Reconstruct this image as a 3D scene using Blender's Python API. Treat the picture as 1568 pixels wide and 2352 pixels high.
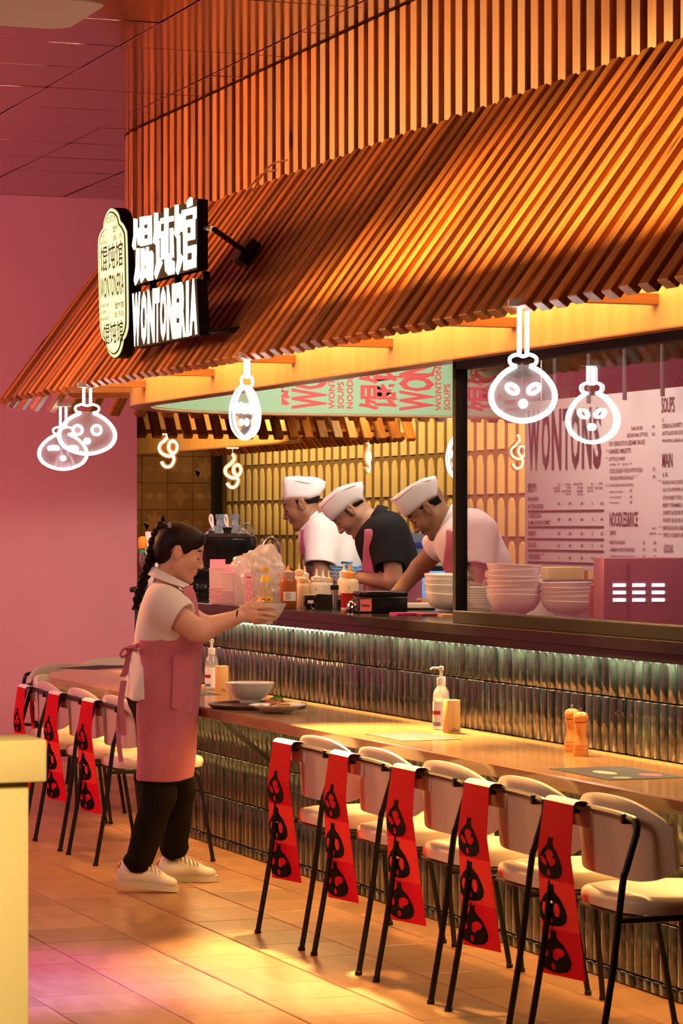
import bpy, bmesh, math, random
import numpy as np
from mathutils import Vector, Matrix, Euler
random.seed(7)
for _o in list(bpy.data.objects): bpy.data.objects.remove(_o)
sc = bpy.context.scene
C = sc.collection
PI = math.pi
R = math.radians

# ---------------------------------------------------------------- camera
# the bar runs along X, Y goes into the kiosk, the camera stands at the origin
FPX, CXP, HYP, EYE = 6500.0, 784.0, 1213.0, 1.55
HEAD = R(159.394)                                     # heading of the lens in the XY plane
FW = Vector((math.cos(HEAD), math.sin(HEAD), 0)); RT = Vector((FW.y, -FW.x, 0))
cam_d = bpy.data.cameras.new('camera'); cam = bpy.data.objects.new('camera', cam_d); C.objects.link(cam)
cam.location = (0, 0, EYE); cam.rotation_euler = (PI/2, 0, HEAD - PI/2)
cam_d.sensor_fit = 'VERTICAL'; cam_d.sensor_height = 36; cam_d.lens = FPX/2352*36
cam_d.shift_y = 37/2352; cam_d.clip_end = 200
cam_d.dof.use_dof = True; cam_d.dof.focus_distance = 11.6; cam_d.dof.aperture_fstop = 16.0
sc.camera = cam

# ---------------------------------------------------------------- world, lamps, exposure
w = bpy.data.worlds.new('dim_hall'); sc.world = w; w.use_nodes = True
w.node_tree.nodes['Background'].inputs[0].default_value = (.42, .20, .20, 1)
w.node_tree.nodes['Background'].inputs[1].default_value = .07
sc.view_settings.view_transform = 'Standard'; sc.view_settings.look = 'None'
sc.view_settings.exposure = 0; sc.view_settings.gamma = 1; sc.view_settings.use_curve_mapping = False
sc.cycles.max_bounces = 7; sc.cycles.transparent_max_bounces = 16
sc.cycles.sample_clamp_indirect = 6
sc.cycles.use_denoising = True

def area(name, loc, aim, sx, sy, power, col, spread=180, roll=0):
    d = bpy.data.lights.new(name, 'AREA'); d.shape = 'RECTANGLE'; d.size = sx; d.size_y = sy
    d.energy = power; d.color = col; d.spread = R(spread)
    o = bpy.data.objects.new(name, d); C.objects.link(o); o.location = loc
    z = (Vector(loc) - Vector(aim)).normalized()
    x = Vector((1, 0, 0)); x = (x - z*x.dot(z))
    if x.length < .2: x = Vector((0, 1, 0)) - z*z.y
    x.normalize(); y = z.cross(x)
    o.rotation_euler = Matrix((x, y, z)).transposed().to_euler()
    return o
def spot(name, loc, aim, power, col, angle, blend=.4, rad=.05):
    d = bpy.data.lights.new(name, 'SPOT'); d.energy = power; d.color = col
    d.spot_size = R(angle); d.spot_blend = blend; d.shadow_soft_size = rad
    o = bpy.data.objects.new(name, d); C.objects.link(o); o.location = loc
    o.rotation_euler = (Vector(aim) - Vector(loc)).to_track_quat('-Z', 'Y').to_euler()
    return o
WARM = (1, .50, .15); AMBER = (1, .42, .09); PINK = (1, .20, .38); SOFT = (1, .78, .62)
# strips of the bar: under the black counter, under the table, in the canopy cove
area('counter_strip_lamp', (-11, 4.255, 1.110), (-11, 4.292, .95), 7.4, .010, 23, (1, .88, .58), 150)
area('counter_band_lamp', (-11, 4.235, 1.110), (-11, 4.240, .7), 7.4, .008, 12, (1, .66, .24), 20)
area('table_strip_lamp', (-11, 4.12, .718), (-11, 4.02, 0), 7.4, .03, 60, (1, .56, .18), 170)
area('cove_strip_lamp', (-11, 3.80, 2.56), (-11, 4.14, 2.45), 7.2, .03, 92, (1, .55, .16))
area('cove_end_lamp', (-15.52, 6.0, 2.56), (-15.2, 6.0, 2.4), .05, 3.0, 16, (1, .56, .15))
# lamps washing the slats from the left; an added plate shades the rim
spot('slat_spot_far', (-14.6, -.6, 2.70), (-8.0, 3.5, 1.30), 46000, (1, .58, .15), 31, 1.0, .010)
area('slat_wash_lamp', (-15.2, .6, 3.1), (-11.0, 4.0, 2.9), 1.2, .9, 56, (1, .42, .10), 64)
# downlights under the canopy rim
spot('floor_downlight', (-10.6, 4.05, 2.18), (-9.5, 3.72, 0), 1900, (1, .64, .24), 47, .8, .05)
spot('near_downlight', (-8.9, 3.8, 2.2), (-7.9, 3.5, 0), 420, (1, .62, .22), 80, .8, .05)
spot('aisle_downlight', (-13.4, 3.75, 2.2), (-12.2, 3.45, 0), 115, (1, .54, .17), 80, .9, .05)
# pink hall lamps, then an added pale spot and front fill
area('hall_pink_lamp', (-13.8, .2, 3.2), (-17, 4.0, 1.1), 1.6, 1.6, 205, (1, .33, .43))
spot('floor_pink_spot', (-10.4, .4, 3.4), (-9.5, 2.30, 0), 1500, (.60, .05, 1.0), 26, .9, .2)
spot('floor_pale_spot', (-9.4, .4, 3.4), (-9.15, 2.35, 0), 1300, (.22, .42, 1), 15, 1.0, .2)  # added lamp standing in for pale reflections on the floor
area('front_fill_lamp', (-8.2, -.8, 3.2), (-11.8, 4.0, 1.1), 2.0, 1.6, 88, (1, .64, .48))  # added fill for people and chair backs, no known fitting
# kitchen lamps, with two added fills
area('kitchen_lamp', (-12.2, 5.3, 2.95), (-12.2, 5.2, 1), 4.0, .9, 33, (1, .78, .58))
area('band_fill_lamp', (-12.4, 6.0, 2.9), (-15.0, 6.0, 2.35), .3, 2.0, 30, (1, .88, .70), 120)  # added to brighten the printed band
area('menu_fill_lamp', (-12.7, 5.3, 2.85), (-13.3, 6.5, 1.6), 1.6, .2, 24, (1, .88, .84))  # added to brighten the menu board
area('kitchen_side_lamp', (-9.2, 5.7, 2.9), (-9.6, 5.8, 1), 2.0, 1.0, 40, (1, .72, .58))
area('tambour_lamp', (-20.6, 7.5, 2.75), (-20.6, 8.3, 1.4), 7.5, .2, 125, (1, .68, .26))
area('far_pergola_lamp', (-21.5, 6.4, 2.5), (-21.8, 7.15, 2.4), 3.0, .2, 32, (1, .52, .16))
# ---------------------------------------------------------------- helpers
def px(x, y, D):
    'world point at photograph position (x, y), D metres along the lens axis'
    return Vector((0, 0, EYE)) + D*(FW + RT*((x-CXP)/FPX) + Vector((0, 0, (HYP-y)/FPX)))
def at_y(x, y, Y):
    d = FW + RT*((x-CXP)/FPX) + Vector((0, 0, (HYP-y)/FPX)); return Vector((0, 0, EYE)) + d*(Y/d.y)
def at_z(x, y, z):
    d = FW + RT*((x-CXP)/FPX) + Vector((0, 0, (HYP-y)/FPX)); return Vector((0, 0, EYE)) + d*((z-EYE)/d.z)
def at_x(x, y, X):
    d = FW + RT*((x-CXP)/FPX) + Vector((0, 0, (HYP-y)/FPX)); return Vector((0, 0, EYE)) + d*(X/d.x)
FACE = HEAD - PI/2                                     # rotz whose local x runs to the right of the picture

MATS = {}
def mat(name, c, rough=.5, metal=0, c2=None, scale=8, stretch=(1, 1, 1), bump=0, bscale=None, rnd=0, emit=0,
        ecol=None, coat=0, spec=.5, detail=3, contrast=(.35, .65), attr=None, knots=None, sss=0, alpha=1, trans=0, brstretch=None):
    if name in MATS: return MATS[name]
    m = bpy.data.materials.new(name); m.use_nodes = True; MATS[name] = m
    nt = m.node_tree; N = nt.nodes; Lk = nt.links; b = N['Principled BSDF']
    b.inputs['Roughness'].default_value = rough; b.inputs['Metallic'].default_value = metal
    b.inputs['Specular IOR Level'].default_value = spec
    if coat: b.inputs['Coat Weight'].default_value = coat; b.inputs['Coat Roughness'].default_value = .08
    if sss:
        b.inputs['Subsurface Weight'].default_value = sss; b.inputs['Subsurface Radius'].default_value = (.01, .004, .002)
        b.inputs['Subsurface Scale'].default_value = 1
    if trans: b.inputs['Transmission Weight'].default_value = trans
    if alpha < 1: b.inputs['Alpha'].default_value = alpha
    b.inputs['Base Color'].default_value = (*c, 1)
    col = None
    def nd(t, **k):
        n = N.new(t)
        for a, v in k.items(): setattr(n, a, v)
        return n
    vec = None
    if c2 or bump or knots:
        tc = nd('ShaderNodeTexCoord'); mp = nd('ShaderNodeMapping'); mp.inputs['Scale'].default_value = stretch
        oi = nd('ShaderNodeObjectInfo'); vm = nd('ShaderNodeVectorMath', operation='MULTIPLY_ADD')
        vm.inputs[1].default_value = (37, 23, 51)
        Lk.new(oi.outputs['Random'], vm.inputs[0]); Lk.new(tc.outputs['Object'], vm.inputs[2])
        Lk.new(vm.outputs[0], mp.inputs['Vector']); vec = mp.outputs[0]; raw = vm.outputs[0]
    if c2:
        nz = nd('ShaderNodeTexNoise'); nz.inputs['Scale'].default_value = scale; nz.inputs['Detail'].default_value = detail
        Lk.new(vec, nz.inputs['Vector'])
        rp = nd('ShaderNodeValToRGB'); rp.color_ramp.elements[0].position = contrast[0]; rp.color_ramp.elements[1].position = contrast[1]
        rp.color_ramp.elements[0].color = (*c, 1); rp.color_ramp.elements[1].color = (*c2, 1)
        Lk.new(nz.outputs[0], rp.inputs[0]); col = rp.outputs[0]
    if attr:
        at = nd('ShaderNodeAttribute'); at.attribute_name = attr; col = at.outputs['Color']
    if knots:
        vo = nd('ShaderNodeTexVoronoi'); vo.inputs['Scale'].default_value = knots[1]
        mk = nd('ShaderNodeMapping'); mk.inputs['Scale'].default_value = knots[2]
        Lk.new(raw, mk.inputs['Vector']); Lk.new(mk.outputs[0], vo.inputs['Vector'])
        r2 = nd('ShaderNodeValToRGB'); r2.color_ramp.elements[0].position = .05; r2.color_ramp.elements[1].position = .16
        Lk.new(vo.outputs['Distance'], r2.inputs[0])
        mx = nd('ShaderNodeMix', data_type='RGBA'); mx.inputs[6].default_value = (*knots[0], 1)
        Lk.new(r2.outputs[0], mx.inputs[0])
        if col: Lk.new(col, mx.inputs[7])
        else: mx.inputs[7].default_value = (*c, 1)
        col = mx.outputs[2]
    if rnd:
        oi2 = nd('ShaderNodeObjectInfo'); mr = nd('ShaderNodeMapRange')
        mr.inputs['To Min'].default_value = 1-rnd; mr.inputs['To Max'].default_value = 1+rnd
        Lk.new(oi2.outputs['Random'], mr.inputs[0])
        hs = nd('ShaderNodeHueSaturation'); Lk.new(mr.outputs[0], hs.inputs['Value'])
        if col: Lk.new(col, hs.inputs['Color'])
        else: hs.inputs['Color'].default_value = (*c, 1)
        col = hs.outputs[0]
    if col: Lk.new(col, b.inputs['Base Color'])
    if bump:
        n2 = nd('ShaderNodeTexNoise'); n2.inputs['Scale'].default_value = bscale or scale; n2.inputs['Detail'].default_value = 3
        if brstretch:
            m2 = nd('ShaderNodeMapping'); m2.inputs['Scale'].default_value = brstretch
            Lk.new(raw, m2.inputs['Vector']); Lk.new(m2.outputs[0], n2.inputs['Vector'])
        else: Lk.new(vec, n2.inputs['Vector'])
        bp = nd('ShaderNodeBump'); bp.inputs['Strength'].default_value = bump; bp.inputs['Distance'].default_value = .02
        Lk.new(n2.outputs[0], bp.inputs['Height']); Lk.new(bp.outputs[0], b.inputs['Normal'])
    if emit:
        b.inputs['Emission Color'].default_value = (*(ecol or c), 1); b.inputs['Emission Strength'].default_value = emit
    return m
def glass(name, tint=(1, 1, 1), ior=1.5, rough=0.0, body=0, bodycol=(1, 1, 1), boost=1):
    'thin clear sheet or wall: see-through with Fresnel reflection, optionally a little milky'
    if name in MATS: return MATS[name]
    m = bpy.data.materials.new(name); m.use_nodes = True; MATS[name] = m
    nt = m.node_tree; N = nt.nodes; Lk = nt.links; N.remove(N['Principled BSDF']); out = N['Material Output']
    tr = N.new('ShaderNodeBsdfTransparent'); tr.inputs[0].default_value = (*tint, 1)
    gl = N.new('ShaderNodeBsdfGlossy'); gl.inputs['Roughness'].default_value = rough
    fr = N.new('ShaderNodeFresnel'); ge = N.new('ShaderNodeNewGeometry'); io = N.new('ShaderNodeMapRange')
    io.inputs[3].default_value = ior; io.inputs[4].default_value = 1/ior
    Lk.new(ge.outputs['Backfacing'], io.inputs[0]); Lk.new(io.outputs[0], fr.inputs[0])
    ml = N.new('ShaderNodeMath'); ml.operation = 'MULTIPLY'; ml.inputs[1].default_value = boost; ml.use_clamp = True
    Lk.new(fr.outputs[0], ml.inputs[0])
    mx = N.new('ShaderNodeMixShader'); Lk.new(ml.outputs[0], mx.inputs[0]); Lk.new(gl.outputs[0], mx.inputs[2])
    src = tr.outputs[0]
    if body:
        df = N.new('ShaderNodeBsdfDiffuse'); df.inputs[0].default_value = (*bodycol, 1)
        tl = N.new('ShaderNodeBsdfTranslucent'); tl.inputs[0].default_value = (*bodycol, 1)
        m3 = N.new('ShaderNodeMixShader'); m3.inputs[0].default_value = .4; Lk.new(df.outputs[0], m3.inputs[1]); Lk.new(tl.outputs[0], m3.inputs[2])
        m2 = N.new('ShaderNodeMixShader'); m2.inputs[0].default_value = body
        Lk.new(tr.outputs[0], m2.inputs[1]); Lk.new(m3.outputs[0], m2.inputs[2]); src = m2.outputs[0]
    Lk.new(src, mx.inputs[1]); Lk.new(mx.outputs[0], out.inputs[0])
    return m

def thing(name, label, cat, loc=(0, 0, 0), rotz=0, group=None, kind=None):
    o = bpy.data.objects.new(name, None); C.objects.link(o); o.empty_display_size = .05
    o.location = loc; o.rotation_euler = (0, 0, rotz)
    if label: o['label'] = label
    if cat: o['category'] = cat
    if group: o['group'] = group
    if kind: o['kind'] = kind
    return o
def tag(o, label, cat, group=None):
    o['label'] = label; o['category'] = cat
    if group: o['group'] = group
    return o
def wm(o):
    m = Matrix.Translation(o.location) @ o.rotation_euler.to_matrix().to_4x4()
    return wm(o.parent) @ m if o.parent else m
def dup(root, loc, rotz, label, group=None):
    r = root.copy(); C.objects.link(r); r.location = loc; r.rotation_euler = (0, 0, rotz); r['label'] = label
    if group: r['group'] = group
    def kids(a, b):
        for ch in [k for k in a.children]:
            c = ch.copy(); C.objects.link(c); c.parent = b; kids(ch, c)
    kids(root, r)
    return r
def put(name, me, mt, parent=None, loc=(0, 0, 0), rot=(0, 0, 0), kind=None):
    'one more object on an existing mesh'
    o = bpy.data.objects.new(name, me); C.objects.link(o)
    if mt is not None and not me.materials: me.materials.append(mt)
    o.location = loc; o.rotation_euler = rot
    if parent: o.parent = parent
    if kind: o['kind'] = kind
    return o

def earclip_fill(poly):
    bm = bmesh.new(); vs = [bm.verts.new((p[0], p[1], 0)) for p in poly]; bm.faces.new(vs)
    bmesh.ops.triangulate(bm, faces=bm.faces[:]); bm.verts.index_update()
    f = [[v.index for v in fc.verts] for fc in bm.faces]; bm.free(); return f
class MB:
    def __init__(s): s.v = []; s.f = []
    def add(s, vs, fs, M=None):
        n = len(s.v)
        s.v += [tuple(M @ Vector(p)) for p in vs] if M else [tuple(p) for p in vs]
        s.f += [tuple(i+n for i in f) for f in fs]; return s
    def box(s, c, d, rz=0, M=None, bev=0, seg=2, taper=1):
        x, y, z = d[0]/2, d[1]/2, d[2]/2; t = taper
        vs = [(-x, -y, -z), (x, -y, -z), (x, y, -z), (-x, y, -z), (-x*t, -y*t, z), (x*t, -y*t, z), (x*t, y*t, z), (-x*t, y*t, z)]
        fs = [(3, 2, 1, 0), (4, 5, 6, 7), (0, 1, 5, 4), (1, 2, 6, 5), (2, 3, 7, 6), (3, 0, 4, 7)]
        if bev:
            bm = bmesh.new(); bv = [bm.verts.new(p) for p in vs]
            for f in fs: bm.faces.new([bv[i] for i in f])
            bmesh.ops.bevel(bm, geom=bm.edges[:], offset=bev, segments=seg, profile=.5, affect='EDGES')
            bm.verts.index_update(); vs = [tuple(v.co) for v in bm.verts]; fs = [[v.index for v in f.verts] for f in bm.faces]; bm.free()
        T = Matrix.Translation(c) @ (M if M else Matrix.Rotation(rz, 4, 'Z'))
        return s.add(vs, fs, T)
    def beam(s, a, b, w, h, up=(0, 0, 1)):
        'rectangular bar from a to b'
        a, b = Vector(a), Vector(b); z = (b-a).normalized(); u = Vector(up); x = u.cross(z)
        if x.length < 1e-4: x = Vector((1, 0, 0)).cross(z)
        x.normalize(); y = z.cross(x)
        M = Matrix.Translation((a+b)/2) @ Matrix((x, y, z)).transposed().to_4x4()
        return s.add(*box_vf(w, h, (b-a).length), M)
    def tube(s, pts, r, n=8, closed=False, cap=True):
        P = [Vector(p) for p in pts]; m = len(P); rs = r if isinstance(r, (list, tuple)) else [r]*m
        vs = []; fs = []; prev = None
        for i in range(m):
            if closed: t = P[(i+1) % m] - P[i-1]
            else: t = P[min(i+1, m-1)] - P[max(i-1, 0)]
            t.normalize()
            if prev is None:
                a = Vector((0, 0, 1)) if abs(t.z) < .9 else Vector((1, 0, 0)); nx = (a - t*a.dot(t)).normalized()
            else:
                nx = prev - t*prev.dot(t)
                nx = nx.normalized() if nx.length > 1e-6 else prev
            prev = nx; ny = t.cross(nx)
            for k in range(n):
                a = 2*PI*k/n; vs.append(P[i] + (nx*math.cos(a) + ny*math.sin(a))*rs[i])
        for i in range(m if closed else m-1):
            for k in range(n):
                a, b2 = i*n+k, i*n+(k+1) % n; c, d = ((i+1) % m)*n+k, ((i+1) % m)*n+(k+1) % n
                fs.append((a, b2, d, c))
        if cap and not closed: fs += [tuple(range(n-1, -1, -1)), tuple((m-1)*n+k for k in range(n))]
        return s.add(vs, fs)
    def lathe(s, prof, c=(0, 0, 0), n=24, M=None, squash=1):
        vs = []; fs = []; m = len(prof)
        for r, z in prof:
            for k in range(n): a = 2*PI*k/n; vs.append((r*math.cos(a), r*math.sin(a)*squash, z))
        for i in range(m-1):
            for k in range(n): fs.append((i*n+k, i*n+(k+1) % n, (i+1)*n+(k+1) % n, (i+1)*n+k))
        if prof[0][0] > 1e-5: fs.append(tuple(range(n-1, -1, -1)))
        if prof[-1][0] > 1e-5: fs.append(tuple((m-1)*n+k for k in range(n)))
        T = Matrix.Translation(c) @ (M if M else Matrix.Identity(4))
        return s.add(vs, fs, T)
    def prism(s, poly, h0, h1, M=None):
        'flat outline in local xy pushed from z=h0 to z=h1'
        n = len(poly); a = sum(poly[i][0]*poly[(i+1) % n][1]-poly[(i+1) % n][0]*poly[i][1] for i in range(n))
        if a < 0: poly = poly[::-1]
        vs = [(p[0], p[1], h0) for p in poly] + [(p[0], p[1], h1) for p in poly]
        t = earclip_fill(poly); fs = [f[::-1] for f in t] + [[i+n for i in f] for f in t]
        fs += [(i, (i+1) % n, n+(i+1) % n, n+i) for i in range(n)]
        return s.add(vs, fs, M)
    def ell(s, c, r, M=None, u=16, v=10):
        vs = []; fs = []; r = (r, r, r) if isinstance(r, (int, float)) else r
        for i in range(v+1):
            th = PI*i/v
            for k in range(u): a = 2*PI*k/u; vs.append((r[0]*math.sin(th)*math.cos(a), r[1]*math.sin(th)*math.sin(a), -r[2]*math.cos(th)))
        for i in range(v):
            for k in range(u): fs.append((i*u+k, i*u+(k+1) % u, (i+1)*u+(k+1) % u, (i+1)*u+k))
        return s.add(vs, fs, Matrix.Translation(c) @ (M if M else Matrix.Identity(4)))
    def surf(s, rows, close=False, M=None):
        m, n = len(rows), len(rows[0]); vs = [p for r in rows for p in r]; fs = []
        for i in range(m-1):
            for k in range(n if close else n-1): fs.append((i*n+k, i*n+(k+1) % n, (i+1)*n+(k+1) % n, (i+1)*n+k))
        return s.add(vs, fs, M)
    def slab(s, rows, th, M=None):
        'sheet given by rows of points, thickened along its normals'
        m, n = len(rows), len(rows[0]); P = np.array(rows, float)
        du = np.gradient(P, axis=0); dv = np.gradient(P, axis=1); nn = np.cross(du, dv); nn /= np.linalg.norm(nn, axis=2, keepdims=True)+1e-9
        Q = P + nn*th; vs = [tuple(p) for p in P.reshape(-1, 3)] + [tuple(p) for p in Q.reshape(-1, 3)]; o = m*n; fs = []
        for i in range(m-1):
            for k in range(n-1):
                a, b, c, d = i*n+k, i*n+k+1, (i+1)*n+k+1, (i+1)*n+k
                fs += [(d, c, b, a), (a+o, b+o, c+o, d+o)]
        for i in range(m-1): fs += [(i*n, (i+1)*n, (i+1)*n+o, i*n+o)[::-1], (i*n+n-1, (i+1)*n+n-1, (i+1)*n+n-1+o, i*n+n-1+o)]
        for k in range(n-1): fs += [(k, k+1, k+1+o, k+o), ((m-1)*n+k, (m-1)*n+k+1, (m-1)*n+k+1+o, (m-1)*n+k+o)[::-1]]
        return s.add(vs, fs, M)
    def mesh(s, name, mt=None, smooth=35):
        me = bpy.data.meshes.new(name); me.from_pydata(s.v, [], [tuple(f) for f in s.f]); me.validate()
        if mt is not None: me.materials.append(mt)
        if smooth:
            me.polygons.foreach_set('use_smooth', [True]*len(me.polygons))
            if smooth < 170: me.set_sharp_from_angle(angle=R(smooth))
        me.update(); return me
    def build(s, name, mt, parent=None, world=False, smooth=35, kind=None):
        if world and parent:
            Mi = wm(parent).inverted(); s.v = [tuple(Mi @ Vector(p)) for p in s.v]
        o = bpy.data.objects.new(name, s.mesh(name, mt, smooth)); C.objects.link(o)
        if parent: o.parent = parent
        if kind: o['kind'] = kind
        return o
def box_vf(w, h, l):
    x, y, z = w/2, h/2, l/2
    return ([(-x, -y, -z), (x, -y, -z), (x, y, -z), (-x, y, -z), (-x, -y, z), (x, -y, z), (x, y, z), (-x, y, z)],
            [(3, 2, 1, 0), (4, 5, 6, 7), (0, 1, 5, 4), (1, 2, 6, 5), (2, 3, 7, 6), (3, 0, 4, 7)])
def rrect(w, h, r, n=5, cx=0, cy=0):
    out = []
    for sx, sy, a0 in ((1, 1, 0), (-1, 1, 90), (-1, -1, 180), (1, -1, 270)):
        for i in range(n+1):
            a = R(a0 + 90*i/n); out.append((cx+sx*(w/2-r)+r*math.cos(a), cy+sy*(h/2-r)+r*math.sin(a)))
    return out
def smooth_path(pts, n=6, closed=False):
    'Catmull-Rom through the points'
    P = [Vector(p) for p in pts]; m = len(P); out = []
    for i in range(m if closed else m-1):
        p0 = P[i-1] if (closed or i > 0) else P[0]; p1 = P[i]; p2 = P[(i+1) % m]; p3 = P[(i+2) % m] if (closed or i+2 < m) else P[-1]
        for k in range(n):
            t = k/n; out.append(.5*((2*p1)+(p2-p0)*t+(2*p0-5*p1+4*p2-p3)*t*t+(3*p1-p0-3*p2+p3)*t**3))
    if not closed: out.append(P[-1])
    return out
def text(name, body, size, mt, parent, M, align='LEFT', sx=1.0, bold=0, depth=.0006, spacing=1.0, line=1.0):
    'flat lettering: reads along local x, up along local y'
    cu = bpy.data.curves.new(name, 'FONT'); cu.body = body; cu.size = size; cu.align_x = align; cu.resolution_u = 2
    cu.offset = bold; cu.extrude = depth; cu.space_character = spacing; cu.space_line = line
    t = bpy.data.objects.new(name, cu); me = bpy.data.meshes.new_from_object(t)
    bpy.data.objects.remove(t); bpy.data.curves.remove(cu)
    me.transform(M @ Matrix.Diagonal((sx, 1, 1, 1))); me.materials.clear(); me.materials.append(mt); me.name = name
    o = bpy.data.objects.new(name, me); C.objects.link(o); o.parent = parent
    return o
def frame(origin, xdir, ydir):
    x = Vector(xdir).normalized(); z = x.cross(Vector(ydir)).normalized(); y = z.cross(x)
    return Matrix.Translation(origin) @ Matrix((x, y, z)).transposed().to_4x4()

# plan of the kiosk: straight front, rounded corner, end wall. r = distance outside the corner centre
KX, KY = -14.0, 5.32
def ring(r, x0=-5.5, yend=8.0, na=14):
    pts = [(x0 + (KX-x0)*i/6, KY-r) for i in range(7)]
    pts += [(KX - r*math.sin(PI/2*i/na), KY - r*math.cos(PI/2*i/na)) for i in range(1, na+1)]
    pts += [(KX-r, KY + (yend-KY)*i/4) for i in range(1, 5)]
    return pts
def sweep(mb, prof, x0=-5.5, yend=8.0, closed=True):
    'carries a profile of (r, z) around the kiosk plan'
    rows = []
    paths = [ring(r, x0, yend) for r, z in prof]; n = len(paths[0]); m = len(prof)
    vs = [(paths[j][i][0], paths[j][i][1], prof[j][1]) for i in range(n) for j in range(m)]; fs = []
    for i in range(n-1):
        for j in range(m if closed else m-1):
            a, b = i*m+j, i*m+(j+1) % m; fs.append((a, b, b+m, a+m))
    if closed: fs += [tuple(range(m-1, -1, -1)), tuple((n-1)*m+j for j in range(m))]
    return mb.add(vs, fs)

def fit_text(name, body, x0, y0, x1, y1, at, mt, parent, bold=0.0, depth=.001):
    'lettering stretched to fill a box whose corners are given as (left, top, right, bottom) on a wall plane; at() maps them to world'
    cu = bpy.data.curves.new(name, 'FONT'); cu.body = body; cu.size = 1; cu.resolution_u = 2; cu.offset = bold
    t = bpy.data.objects.new(name, cu); me = bpy.data.meshes.new_from_object(t)
    bpy.data.objects.remove(t); bpy.data.curves.remove(cu)
    n = len(me.vertices); co = np.empty(n*3); me.vertices.foreach_get('co', co); co = co.reshape(-1, 3)
    mn, mxx = co.min(0), co.max(0); d = np.maximum(mxx-mn, 1e-6)
    a = at(x0, y1); b = at(x1, y1); c = at(x0, y0)
    A = np.array(a); U = np.array(b)-A; V = np.array(c)-A; U[2] = 0
    uv = (co-mn)/d
    P = A + uv[:, :1]*U + uv[:, 1:2]*V
    Mi = np.array(wm(parent).inverted()); P = P @ Mi[:3, :3].T + Mi[:3, 3]
    me.vertices.foreach_set('co', P.ravel()); me.materials.clear(); me.materials.append(mt); me.update(); me.name = name
    o = bpy.data.objects.new(name, me); C.objects.link(o); o.parent = parent
    return o
# ---------------------------------------------------------------- materials
slat_wood = mat('slat_wood', (.28, .085, .016), .42, c2=(.50, .185, .038), scale=5, stretch=(14, 14, .8), rnd=.42, knots=((.07, .018, .006), 1.0, (9, 9, 2.2)), spec=.4)
back_wood = mat('back_wood', (.085, .024, .008), .6, c2=(.12, .034, .01), scale=6, stretch=(6, 6, 1))
ply_wood = mat('ply_wood', (.72, .42, .16), .38, c2=(.80, .50, .22), scale=3, stretch=(6, 6, .5), spec=.5)
beam_wood = mat('beam_wood', (.50, .20, .06), .5, c2=(.6, .27, .09), scale=4, stretch=(3, 1, 10))
edge_wood = mat('edge_wood', (.40, .19, .10), .3, c2=(.46, .23, .13), scale=4, stretch=(4, 4, 2))
pink_paint = mat('pink_paint', (.74, .33, .34), .75, c2=(.70, .31, .33), scale=2, bump=.02, bscale=180)
black_metal = mat('black_metal', (.009, .008, .008), .38, spec=.3)
black_gloss = mat('black_gloss', (.009, .008, .008), .16, c2=(.014, .012, .012), scale=12, spec=.22)
glaze = mat('green_black_glaze', (.005, .009, .007), .11, c2=(.030, .046, .034), scale=7, stretch=(3, 3, 1.6), rnd=.5, spec=.7, bump=.12, bscale=3, brstretch=(14, 14, 4), contrast=(.3, .75))
grout = mat('dark_grout', (.05, .042, .035), .8)
floor_tile_m = mat('terracotta_tile', (.36, .18, .075), .30, c2=(.46, .24, .11), scale=3, stretch=(1.5, 6, 1), rnd=.16, spec=.5, bump=.06, bscale=6)
floor_grout = mat('floor_grout', (.11, .055, .035), .8)
ceil_metal = mat('ceiling_gloss', (.40, .27, .25), .10, metal=.92, bump=.05, bscale=1.6)
table_top_m = mat('oiled_oak', (.30, .145, .055), .17, c2=(.37, .20, .08), scale=3, stretch=(1, 9, 9), spec=.5, coat=.25)
mint = mat('mint_print', (.42, .66, .42), .55)
coral = mat('coral_print', (.80, .10, .10), .55)
tambour_m = mat('tambour_cream', (.78, .60, .30), .6)
tambour_back = mat('tambour_groove', (.20, .12, .045), .8)
brown_tile = mat('brown_pattern_tile', (.27, .13, .055), .45, c2=(.33, .16, .07), scale=5, rnd=.14)
brown_star = mat('brown_motif', (.42, .22, .10), .45)
cream_paint = mat('cream_paint', (.78, .60, .28), .55)
steel = mat('brushed_steel', (.55, .52, .47), .28, metal=.95, bump=.02, bscale=40)
chrome = mat('chrome', (.8, .79, .77), .07, metal=1)
dark_duct = mat('dark_duct', (.06, .06, .06), .5)
white_ceramic = mat('white_ceramic', (.84, .80, .76), .16, spec=.5)
ink = mat('black_ink', (.025, .016, .014), .7)

# ---------------------------------------------------------------- floor and ceiling
fl = MB().box((-13.5, 3.2, -.056), (27, 14, .10)).build('floor', floor_grout, kind='structure', smooth=0)
tile_me = MB().box((0, 0, -.006), (.3365, .3365, .012), bev=.0022, seg=1).mesh('tile', floor_tile_m, 0)
for j in range(8):
    y = 4.2265 - .343*j
    for i in range(28):
        x = -16.9 + .339*i + (.17 if j % 2 else 0)
        put('tile', tile_me, None, fl, (x, y, random.uniform(-.0012, 0)), (random.uniform(-.0016, .0016), random.uniform(-.0016, .0016), 0))
far_f = MB()
for j in range(-4, 9):
    for i in range(-8 if j < 4 else 0, 10):
        if True:
            far_f.box((-17.25-.339*i - (.17 if j % 2 else 0), 4.2265-.343*(j-4), -.006), (.3365, .3365, .012))
far_f.build('tile', floor_tile_m, fl, kind='stuff', smooth=0)

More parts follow.
